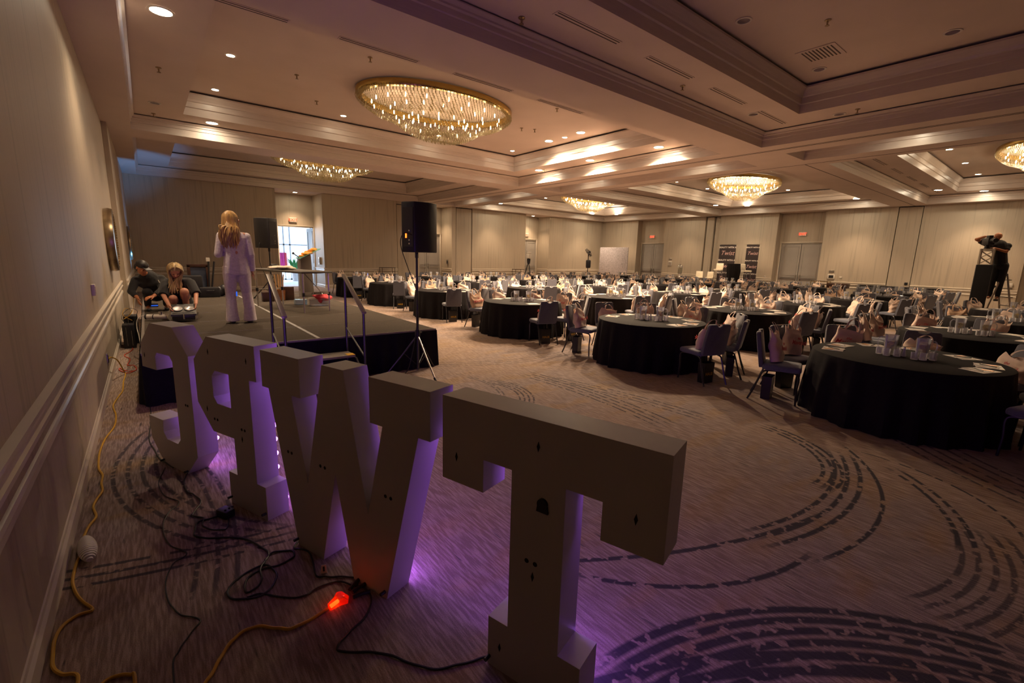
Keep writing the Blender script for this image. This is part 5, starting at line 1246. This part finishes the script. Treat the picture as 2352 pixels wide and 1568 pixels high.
b = MB(); b.box(-.30, .30, -.22, .22, .05, .70); b.build('cabinet_body', M['darkwood'], t, bevel=.01)
b = MB(); b.prism([(-.40, .70), (.40, .70), (.42, .93), (-.42, .93)], -.28, .28, 'y'); b.build('sloped_top', M['darkwood'], t, bevel=.015)
t = empty('brass_table', 'square brass-framed side table in front of the exit doors', 'table', (26.6, 8.42, 0), R(-90))
b = MB(); b.box(-.38, .38, -.25, .25, 1.0, 1.03); b.build('glass_top', M['acrylic'], t)
b = MB()
for x in (-.36, .36):
    for y in (-.23, .23): b.box(x-.012, x+.012, y-.012, y+.012, 0, 1.0)
for y in (-.23, .23): b.box(-.36, .36, y-.012, y+.012, .975, 1.0)
for x in (-.36, .36): b.box(x-.012, x+.012, -.23, .23, .975, 1.0)
b.build('brass_frame', M['brass'], t)
b = MB(); b.lathe([(.14, .12), (.19, .80), (.001, .80)], 16); b.lathe([(.10, .0), (.14, .12)], 16); b.build('lamp_drum', mat('dull_taupe', (.13, .11, .09), .7), t)
for (x, y, h, l) in ((10.0, 23.3, 1.05, 'thin-legged dark side table against the back wall right of the stage'), (19.0, 23.3, 1.0, 'dark side table against the back wall left of the far niche')):
    t = empty('side_table', l, 'table', (x, y, 0)); b = MB(); b.box(-.38, .38, -.2, .2, h-.03, h); b.build('tabletop', M['darkwood'], t, bevel=.005)
    for sx in (-.35, .35):
        for sy in (-.17, .17): b = MB(); b.tube([(sx, sy, 0), (sx, sy, h-.03)], .014); b.build('leg', M['darkwood'], t)

# ------------------------------------------------------------ camera tower, ladder
t = empty('camera_tower', 'tall truss tower wrapped in black cloth, carrying a video camera', 'tower', (19.0, 1.96, 0), R(8))
b = MB()
for x in (-.13, .13):
    for y in (-.13, .13): b.tube([(x, y, .03), (x, y, 2.38)], .025)
for k in range(5):
    z0, z1 = 1.9-.0+k*.0, 2.38
for (x0, y0, x1, y1) in ((-.13, -.13, .13, -.13), (.13, -.13, .13, .13), (.13, .13, -.13, .13), (-.13, .13, -.13, -.13)):
    for z in (1.95, 2.12): b.tube([(x0, y0, z), (x1, y1, z+.2)], .011); b.tube([(x1, y1, z), (x0, y0, z+.2)], .011)
    for z in (1.93, 2.33, 2.37): b.tube([(x0, y0, z), (x1, y1, z)], .014)
b.build('truss_frame', M['silver'], t)
b = MB(); b.prism([(-.17, -.17), (.17, -.17), (.17, .17), (-.17, .17)], .35, 1.93, 'z'); b.build('scrim_wrap', M['blackshirt'], t, bevel=.01)
b = MB(); b.box(-.22, .22, -.22, .22, 0, .03); b.build('base_plate', M['steel'], t)
t = empty('video_camera', 'bulky black video camera on top of the cloth-wrapped tower', 'camera', (18.95, 1.98, 2.385))
b = MB(); b.lathe([(.07, 0), (.05, .10)], 12); b.build('fluid_head', M['black'], t)
b = MB(); b.cbox((0, 0, .20), (.34, .15, .20), .5); b.cbox((-.05, -.02, .33), (.16, .10, .08), .5); b.build('camera_body', M['black'], t, bevel=.015)
b = MB(); b.tube([(-.14, -.08, .22), (-.32, -.18, .22)], .06, 14); b.build('lens_hood', M['black'], t)
b = MB(); b.tube([(.12, .07, .15), (.36, .02, .06)], .012); b.build('pan_handle', M['blackmetal'], t)
t = empty('step_ladder', 'pale folding step ladder behind the camera tower', 'ladder', (19.7, 1.66, 0), R(35))
b = MB()
for s in (-.22, .22):
    for e in (-1, 1): b.tube([(s*1.15, e*.42, 0), (s*.8, e*.05, 1.70)], .022)
b.build('rails', M['silver'], t)
for k in range(6):
    z = .25+.25*k; f = 1-z/1.75; b = MB(); b.box(-.23, .23, .42*f+.03, .42*f+.11, z, z+.03) if 0 else b.box(-.22, .22, -.42*f-.10, -.42*f+.0, z, z+.03); b.build('step', M['silver'], t)
b = MB()
for z in (.9, 1.3, 1.6): b.cbox((.22, -.3*(1-z/1.75), z), (.06, .08, .06))
b.build('black_clamps', M['black'], t)
t = empty('phone_stand', 'tiny bright-lit phone propped on the far left table by the stage', 'phone', (7.25, 18.9, .762)); b = MB(); b.cbox((0, 0, .10), (.015, .09, .19)); b.build('phone_body', M['black'], t); b = MB(); b.cbox((-.009, 0, .12), (.002, .03, .1)); b.build('lit_strip', emat('phone_glow', (.5, .45, 1), .4), t)

# ------------------------------------------------------------ people
def finger_hand(b, wrist, palm_dir, up, spread=.010, size=1.0, curl=.5):
    """palm with five separate bent fingers"""
    w0 = Vector(wrist); d = Vector(palm_dir).normalized(); u = Vector(up).normalized(); s = d.cross(u).normalized()
    k = size
    for q in (-.022, -.008, .008, .022): b.cap(w0 + s*q*k*.8, w0 + d*.075*k + s*q*k, .014*k, .013*k, 8)
    for i, (q, L) in enumerate(((-.027, .062), (-.009, .072), (.009, .068), (.027, .052))):
        p0 = w0 + d*.080*k + s*q*k*1.15; d1 = (d - u*curl*.4 + s*q*3).normalized(); d2 = (d - u*curl*1.3 + s*q*2).normalized()
        p1 = p0 + d1*L*.5*k; p2 = p1 + d2*L*.5*k; b.cap(p0, p1, .0085*k, .008*k, 8); b.cap(p1, p2, .008*k, .0065*k, 8)
    p0 = w0 + d*.02*k - s*.03*k; p1 = p0 + (d*.7 - s*.6 - u*.25).normalized()*.035*k; p2 = p1 + (d*.9 - s*.15 - u*.4).normalized()*.028*k
    b.cap(w0, p0, .013*k, .012*k, 8); b.cap(p0, p1, .011*k, .0095*k, 8); b.cap(p1, p2, .0095*k, .0075*k, 8)
def head_on(b, c, f, up=(0, 0, 1), s=1.0):
    """skull, jaw, nose, lips, ears; f is where the face looks"""
    f = Vector(f).normalized(); up = Vector(up).normalized(); r = f.cross(up).normalized(); up = r.cross(f).normalized(); c = Vector(c)
    T = b.T; b.T = T @ Matrix.Translation(c) @ Matrix((r, f, up)).transposed().to_4x4()
    b.ell((0, -.012*s, .028*s), (.076*s, .092*s, .090*s), 16, 10)
    b.ell((0, .018*s, -.030*s), (.058*s, .068*s, .078*s), 14, 9)
    b.ell((0, .045*s, -.085*s), (.030*s, .028*s, .024*s), 10, 6)
    b.cap((0, .076*s, .012*s), (0, .098*s, -.022*s), .009*s, .014*s, 8)
    b.ell((-.030*s, .068*s, -.018*s), (.022*s, .016*s, .02*s), 8, 6); b.ell((.030*s, .068*s, -.018*s), (.022*s, .016*s, .02*s), 8, 6)
    b.ell((0, .074*s, -.052*s), (.024*s, .012*s, .009*s), 8, 5)
    b.ell((0, .066*s, .022*s), (.05*s, .018*s, .012*s), 10, 5)
    for q in (-1, 1): b.ell((q*.076*s, -.008*s, -.005*s), (.010*s, .018*s, .030*s), 8, 6)
    M4 = b.T.copy(); b.T = T; return M4
def face_parts(t, M4, s=1.0, closed=False):
    for q in (-1, 1):
        b = MB(); b.T = M4; b.ell((q*.030*s, .078*s, .004*s), (.012*s, .006*s, (.003 if closed else .007)*s), 8, 5); b.build('eye', M['eye'], t, smooth=True)
    b = MB(); b.T = M4; b.ell((0, .085*s, -.052*s), (.022*s, .006*s, .006*s), 8, 5); b.build('lips', M['lip'], t, smooth=True)
def long_hair(t, M4, mt, n=110, length=.42, seed=1, s=1.0, side=0, back=True, world_down=True, part=True, front=.06):
    rr = random.Random(seed); b = MB(); b.T = M4
    b.ell((0, -.022*s, .045*s), (.088*s, .098*s, .092*s), 18, 10)
    cap = b; inv = M4.inverted(); dn = (inv.to_3x3() @ Vector((0, 0, -1))).normalized()
    for i in range(n):
        a = rr.uniform(-PI*.98, -PI*.02) if rr.random() < (.75 if back else .25) else rr.choice((rr.uniform(-.25, .55), PI-rr.uniform(-.25, .55)))
        x, y = math.cos(a), math.sin(a)
        p0 = Vector((x*.02*s, -.02*s+y*.03*s, .135*s)); p1 = Vector((x*.086*s, -.02*s+y*.090*s, .075*s)); p2 = Vector((x*.098*s, -.02*s+y*.10*s, -.02*s))
        L = length*rr.uniform(.65, 1.05); w1 = rr.uniform(-.03, .03)
        p3 = p2 + dn*L*.35 + Vector((x*.02+w1*.4+side*.2*L, y*.015, 0)); p4 = p2 + dn*L*.7 + Vector((x*.03+w1+side*.5*L, y*.02+rr.uniform(-.02, .02), 0)); p5 = p2 + dn*L + Vector((x*.02+w1*.3+side*.8*L, y*.02+rr.uniform(-.03, .03), 0))
        r0 = rr.uniform(.010, .017)*s
        b.tube(cat([p0, p1, p2, p3, p4, p5], 3), [r0*.6]*1+[r0]*12+[r0*.75, r0*.5, r0*.2], 5)
    return b.build('hair', mt, t, smooth=True)

# the standing woman, her back to us
def standing_woman():
    O = Vector((1.12, 8.55, SZ)); t = empty('person', 'person with long blonde hair standing on the stage in a white trouser suit, back turned', 'person', O)
    b = MB()
    hipL, hipR = (-.09, 0, .88), (.09, 0, .88); kL, kR = (-.11, .01, .48), (.12, .02, .48); fL, fR = (-.11, .0, .07), (.135, -.04, .07)
    b.cap(hipL, kL, .085, .055); b.cap(kL, fL, .052, .034); b.cap(hipR, kR, .085, .055); b.cap(kR, fR, .052, .034)
    for f in (fL, fR): b.cap((f[0], f[1]-.03, .035), (f[0], f[1]+.16, .03), .034, .028)
    b.ell((0, 0, .93), (.165, .11, .13)); b.cap((0, 0, .95), (0, -.01, 1.15), .12, .115); b.ell((0, -.01, 1.27), (.165, .105, .16)); b.cap((-.13, -.01, 1.40), (.13, -.01, 1.40), .055, .055)
    b.cap((0, -.01, 1.42), (0, .01, 1.53), .055, .05)
    sL, sR = (-.175, -.01, 1.39), (.175, -.01, 1.39); eL, eR = (-.235, -.03, 1.10), (.215, -.035, 1.10); wL, wR = (-.10, .19, 1.13), (.225, .02, .84)
    b.cap(sL, eL, .050, .040); b.cap(eL, wL, .038, .027); b.cap(sR, eR, .050, .040); b.cap(eR, wR, .038, .027)
    finger_hand(b, wR, (.0, .12, -1), (-1, 0, 0), curl=.7); finger_hand(b, wL, (.8, .5, .1), (0, 0, 1), curl=.8)
    H = head_on(b, (-.01, .02, 1.625), (.86, .50, -.02))
    body = blend_body(b.build('body', M['skin'], t), .006, 5)
    face_parts(t, H)
    b = MB(); b.T = H
    for q in (-1, 1): b.tube([(q*.030+.022*math.cos(2*PI*k/14), .094, .004+.018*math.sin(2*PI*k/14)) for k in range(15)], .003, 5); b.tube([(q*.052, .092, .008), (q*.078, .0, .008)], .003, 5)
    b.tube([(-.008, .097, .008), (.008, .097, .008)], .003, 5); b.build('glasses', mat('red_glasses', (.35, .03, .02), .3), t)
    # jacket: flared body and long sleeves
    b = MB()
    prof = [(.17, .118, .785), (.178, .135, .80), (.180, .138, .86), (.172, .128, .98), (.150, .112, 1.12), (.160, .115, 1.25), (.180, .118, 1.36), (.150, .095, 1.43), (.075, .07, 1.465)]
    n = 40; V = []
    for i, (rx, ry, z) in enumerate(prof):
        for k in range(n):
            a = 2*PI*k/n; fl = max(0, (1.12-z)/.33); wv = 1+.045*fl*math.sin(8*a+1)+.02*math.sin(5*a+i)
            V.append((rx*wv*math.cos(a), -.008+ry*wv*math.sin(a), z + (.008*math.sin(7*a) if i < 2 else 0)))
    b.add(V, [(i*n+k, i*n+(k+1) % n, (i+1)*n+(k+1) % n, (i+1)*n+k) for i in range(len(prof)-1) for k in range(n)] + [tuple(range(n))[::-1], tuple(range((len(prof)-1)*n, len(prof)*n))])
    for s_, e_, w_ in ((sL, eL, wL), (sR, eR, wR)):
        s_, e_, w_ = Vector(s_), Vector(e_), Vector(w_); b.cap(s_+Vector((0, 0, -.005)), e_, .064, .057); q = e_ + (w_-e_)*.98; b.tube([e_ - (w_-e_)*.05, e_+(w_-e_)*.5, q], [.054, .05, .052], 12)
    j = blend_body(b.build('jacket', M['whitesuit'], t), .009, 3)
    # trousers, flared at the hem
    b = MB()
    for hp, kn, ft in ((hipL, kL, fL), (hipR, kR, fR)):
        b.tube([(hp[0], hp[1], .92), (hp[0]*1.05, hp[1], .80), ((hp[0]+kn[0])/2, .0, .65), kn, (ft[0], ft[1]+.01, .25), (ft[0], ft[1]+.02, .035)], [.098, .104, .092, .074, .080, .098], 22)
    b.ell((0, 0, .90), (.165, .115, .12), 18, 10)
    tr = blend_body(b.build('trousers', M['whitesuit'], t), .009, 3)
    for f in (fL, fR):
        b = MB(); b.cap((f[0], f[1]-.04, .022), (f[0], f[1]+.17, .022), .036, .030); o = b.build('shoe', M['black'], t, smooth=True)
    long_hair(t, H @ rot('Z', 0), M['blonde'], 150, .40, 3, 1.06, side=-.0)
    hb = MB(); rr = random.Random(5)
    for i in range(70):
        x = rr.uniform(-.16, .08); z0 = 1.66; L = rr.uniform(.30, .50) - abs(x+.05)*.6
        hb.tube(cat([(x*.35-.01, -.06, z0), (x*.6-.02, -.115, z0-.12), (x-.03+rr.uniform(-.02, .02), -.15, z0-L*.5), (x-.05+rr.uniform(-.02, .02), -.155+rr.uniform(-.02, .01), z0-L*.8), (x-.04, -.15+rr.uniform(-.02, .02), z0-L)], 3), [.012]*10+[.010, .008, .004], 5)
    hb.build('hair', M['blonde'], t, smooth=True)
standing_woman()

# the crouching woman, facing us
def crouching_woman():
    O = Vector((0, 0, 0)); t = empty('person', 'person with long fair hair in black crouching over the twin-lamp stage light', 'person', O)
    b = MB()
    hL, hR = (.30, 9.83, .86), (.48, 9.83, .86); kL, kR = (.285, 9.38, .965), (.445, 9.36, 1.075); aL, aR = (.27, 9.66, .69), (.47, 9.62, .69)
    b.cap(hL, kL, .088, .062); b.cap(hR, kR, .088, .064); b.cap(kL, aL, .058, .04); b.cap(kR, aR, .058, .04)
    for a in (aL, aR): b.cap((a[0], a[1]+.03, SZ+.035), (a[0], a[1]-.15, SZ+.03), .034, .028)
    sh = Vector((.385, 9.66, 1.235)); hp = Vector((.39, 9.86, .90))
    b.ell(tuple(hp), (.165, .12, .12)); b.cap(hp, hp+(sh-hp)*.55, .12, .125); b.ell(tuple(hp+(sh-hp)*.75), (.165, .12, .13)); b.cap((.245, 9.655, 1.225), (.525, 9.655, 1.235), .055, .055)
    b.cap((.385, 9.64, 1.25), (.36, 9.56, 1.34), .052, .05)
    sL, sR = (.215, 9.64, 1.205), (.555, 9.64, 1.215); eL, eR = (.16, 9.44, 1.03), (.61, 9.43, 1.04); wL, wR = (.215, 9.17, .875), (.575, 9.17, .885)
    b.cap(sL, eL, .050, .040); b.cap(eL, wL, .037, .026); b.cap(sR, eR, .050, .040); b.cap(eR, wR, .037, .026)
    finger_hand(b, wL, (.12, -.35, -.6), (-1, 0, 0), curl=.8); finger_hand(b, wR, (-.12, -.35, -.6), (1, 0, 0), curl=.8)
    H = head_on(b, (.352, 9.47, 1.405), (.02, -.80, -.60), (0, -.55, .85), 1.05)
    blend_body(b.build('body', M['skin'], t), .006, 5); face_parts(t, H, 1.05, closed=True)
    b = MB(); b.cap(hp+Vector((0, 0, -.02)), hp+(sh-hp)*.5, .150, .150); b.ell(tuple(hp+(sh-hp)*.75), (.182, .140, .145)); b.cap((.235, 9.655, 1.215), (.535, 9.655, 1.225), .068, .068)
    for s_, e_ in ((sL, eL), (sR, eR)): b.tube([s_, Vector(s_)+(Vector(e_)-Vector(s_))*.6, Vector(e_)+(Vector(e_)-Vector(s_))*.08], [.074, .072, .070], 14)
    b.cap((hL[0], hL[1], hL[2]), Vector(hL)+(Vector(kL)-Vector(hL))*.45, .105, .088); b.cap(hR, Vector(hR)+(Vector(kR)-Vector(hR))*.45, .105, .088)
    blend_body(b.build('black_dress', M['blackshirt'], t), .010, 3)
    b = MB(); b.tube([(.36, 9.50, 1.22), (.362, 9.47, 1.15), (.364, 9.45, 1.10)], .004, 5); b.ell((.364, 9.445, 1.09), .010, 8, 5); b.build('pendant', M['brass'], t, smooth=True)
    for a in (aL, aR):
        b = MB(); b.cap((a[0], a[1]+.03, SZ+.024), (a[0], a[1]-.16, SZ+.022), .036, .030); b.build('shoe', M['black'], t, smooth=True)
    hb = MB(); rr = random.Random(9); hb.T = H; hb.ell((0, -.022, .05), (.090, .098, .090), 18, 10); hb.T = Matrix()
    top = H @ Vector((0, .02, .14)); sx = Vector((1, 0, 0))
    for i in range(120):
        sgn = -1 if i % 2 else 1; a = rr.uniform(.0, 1)
        r0 = H @ Vector((sgn*.012, .055-.12*a, .138)); r1 = H @ Vector((sgn*.080, .055-.12*a, .085)); r2 = H @ Vector((sgn*.098, .045-.12*a, -.01))
        L = rr.uniform(.22, .36); out = (.10 if sgn < 0 else .03)*rr.uniform(.3, 1.3)
        r3 = r2 + Vector((sgn*.01*1+ (-out if sgn < 0 else out), .02*a, -L*.5)); r4 = r2 + Vector(((-out*1.2 if sgn < 0 else out*.6)+rr.uniform(-.03, .03), .0, -L))
        hb.tube(cat([r0, r1, r2, r3, r4], 3), [.009]+[.013]*10+[.009, .004], 5)
    hb.build('hair', M['ash'], t, smooth=True)
crouching_woman()

# the man in dark clothes between stage and wall
def crouching_man():
    t = empty('person', 'person in dark clothes and cap crouching by the left wall, handling cables', 'person', (0, 0, 0))
    y = 10.75; b = MB()
    hp = Vector((.08, y+.30, .92)); sh = Vector((-.0, y+.02, 1.22))
    b.ell(tuple(hp), (.17, .14, .13)); b.cap(hp, sh, .13, .13); b.cap((-.17, y+.02, 1.20), (.17, y+.04, 1.22), .065, .065); b.cap((-.03, y-.02, 1.26), (-.07, y-.10, 1.34), .055, .052)
    hL, kL, aL = (-.02, y+.30, .88), (-.05, y-.05, .98), (-.06, y+.22, .70); hR, kR, aR = (.18, y+.30, .88), (.24, y-.02, .96), (.22, y+.24, .70)
    for h_, k_, a_ in ((hL, kL, aL), (hR, kR, aR)): b.cap(h_, k_, .085, .062); b.cap(k_, a_, .058, .042); b.cap((a_[0], a_[1]+.04, SZ+.04), (a_[0], a_[1]-.16, SZ+.035), .04, .032)
    sL, eL, wL = (-.19, y+.02, 1.19), (-.27, y-.12, 1.0), (-.195, y-.25, .90); sR, eR, wR = (.19, y+.04, 1.2), (.17, y-.16, 1.02), (.04, y-.27, .92)
    for s_, e_, w_ in ((sL, eL, wL), (sR, eR, wR)): b.cap(s_, e_, .055, .044); b.cap(e_, w_, .042, .030)
    finger_hand(b, wL, (.1, -.3, -.6), (-.8, 0, .3), curl=.8, size=1.1); finger_hand(b, wR, (-.7, -.25, -.2), (0, -.3, .9), curl=.8, size=1.1)
    H = head_on(b, (-.085, y-.14, 1.415), (.55, -.65, -.50), (0, 0, 1), 1.05)
    blend_body(b.build('body', M['skin_dark'], t), .007, 5); face_parts(t, H, 1.05)
    b = MB(); b.cap(hp, sh, .155, .155); b.ell((0, y+.03, 1.16), (.20, .15, .14)); b.cap((-.18, y+.02, 1.19), (.18, y+.04, 1.21), .08, .08)
    for s_, e_, w_ in ((sL, eL, wL), (sR, eR, wR)): b.cap(s_, e_, .075, .060); q = Vector(e_)+(Vector(w_)-Vector(e_))*.8; b.tube([e_, q], [.058, .046], 12)
    blend_body(b.build('black_shirt', M['blackshirt'], t), .012, 3)
    b = MB(); b.ell(tuple(hp), (.185, .155, .14))
    for h_, k_, a_ in ((hL, kL, aL), (hR, kR, aR)): b.cap(h_, k_, .100, .078); b.cap(k_, (a_[0], a_[1], a_[2]+.02), .072, .055)
    blend_body(b.build('black_trousers', M['blackshirt'], t), .012, 3)
    for a_ in (aL, aR): b = MB(); b.cap((a_[0], a_[1]+.04, SZ+.03), (a_[0], a_[1]-.17, SZ+.028), .042, .034); b.build('shoe', M['black'], t, smooth=True)
    b = MB(); b.T = H; b.ell((0, -.015, .060), (.090, .104, .082), 18, 10); b.box(-.06, .06, .07, .16, .050, .058); b.ell((0, -.05, .0), (.088, .07, .09), 14, 8); b.build('cap', M['darkhair'], t, smooth=True)
    b = MB(); b.tube([(.13, y-.13, 1.20), (.15, y-.14, 1.15)], .006, 6); b.build('shirt_pin', M['white'], t)
crouching_man()

# camera operator standing on the ladder behind the tower
def operator():
    t = empty('person', 'person in a black shirt on a ladder, operating the camera on the tower', 'person', (0, 0, 0))
    k = 19.45/18; P = lambda x, y, z: (x, y*k, 1.8+(z-1.8)*k); X = 19.45
    b = MB(); c = P(X, 1.72, 2.66)
    sh = Vector(P(X, 1.66, 2.44)); hp = Vector(P(X+.12, 1.56, 1.92))
    b.cap(hp, sh, .13, .145); b.ell(tuple(hp), (.15, .16, .13)); b.cap(P(X, 1.82, 2.44), P(X+.05, 1.50, 2.44), .07, .07); b.cap(sh+Vector((0, 0, .05)), P(X, 1.71, 2.57), .06, .055)
    sR, eR, wR = P(X+.05, 1.52, 2.43), P(X-.05, 1.50, 2.28), P(X-.28, 1.72, 2.36); sL, eL, wL = P(X-.02, 1.84, 2.45), P(X-.15, 2.10, 2.60), P(X-.30, 1.93, 2.67)
    for s_, e_, w_ in ((sL, eL, wL), (sR, eR, wR)): b.cap(s_, e_, .055, .045); b.cap(e_, w_, .042, .032)
    finger_hand(b, wR, (-.5, .6, 0), (0, 0, 1), curl=.9, size=1.1); finger_hand(b, wL, (-.3, -.6, 0), (0, 0, 1), curl=.9, size=1.1)
    for dy in (-.08, .09):
        a = hp+Vector((0, dy, -.02)); kn = a+Vector((-.05, .0, -.42)); an = Vector((X+.22, a.y+.02, 1.02)); b.cap(a, kn, .088, .065); b.cap(kn, an, .06, .042); b.cap(an+Vector((0, 0, -.03)), an+Vector((-.16, 0, -.04)), .04, .032)
    H = head_on(b, c, (-.80, .45, -.15), (0, 0, 1), 1.08)
    blend_body(b.build('body', M['skin_dark'], t), .009, 4); face_parts(t, H, 1.08)
    b = MB(); b.cap(hp, sh, .15, .165); b.cap(P(X, 1.82, 2.43), P(X+.05, 1.50, 2.43), .085, .085)
    for s_, e_ in ((sL, eL), (sR, eR)): q = Vector(s_)+(Vector(e_)-Vector(s_))*.75; b.tube([s_, q], [.085, .075], 12)
    blend_body(b.build('black_shirt', M['blackshirt'], t), .014, 3)
    b = MB(); b.ell(tuple(hp), (.165, .175, .14))
    for dy in (-.08, .09):
        a = hp+Vector((0, dy, -.02)); kn = a+Vector((-.05, .0, -.42)); an = Vector((X+.22, a.y+.02, 1.04)); b.cap(a, kn, .10, .08); b.cap(kn, an, .075, .06)
    blend_body(b.build('black_trousers', M['blackshirt'], t), .014, 3)
    b = MB(); b.T = H; b.tube([(.02, .085, .012), (-.02, .085, .012)], .008, 6); b.box(-.04, .04, .078, .084, .0, .02); b.build('glasses', M['black'], t)
operator()
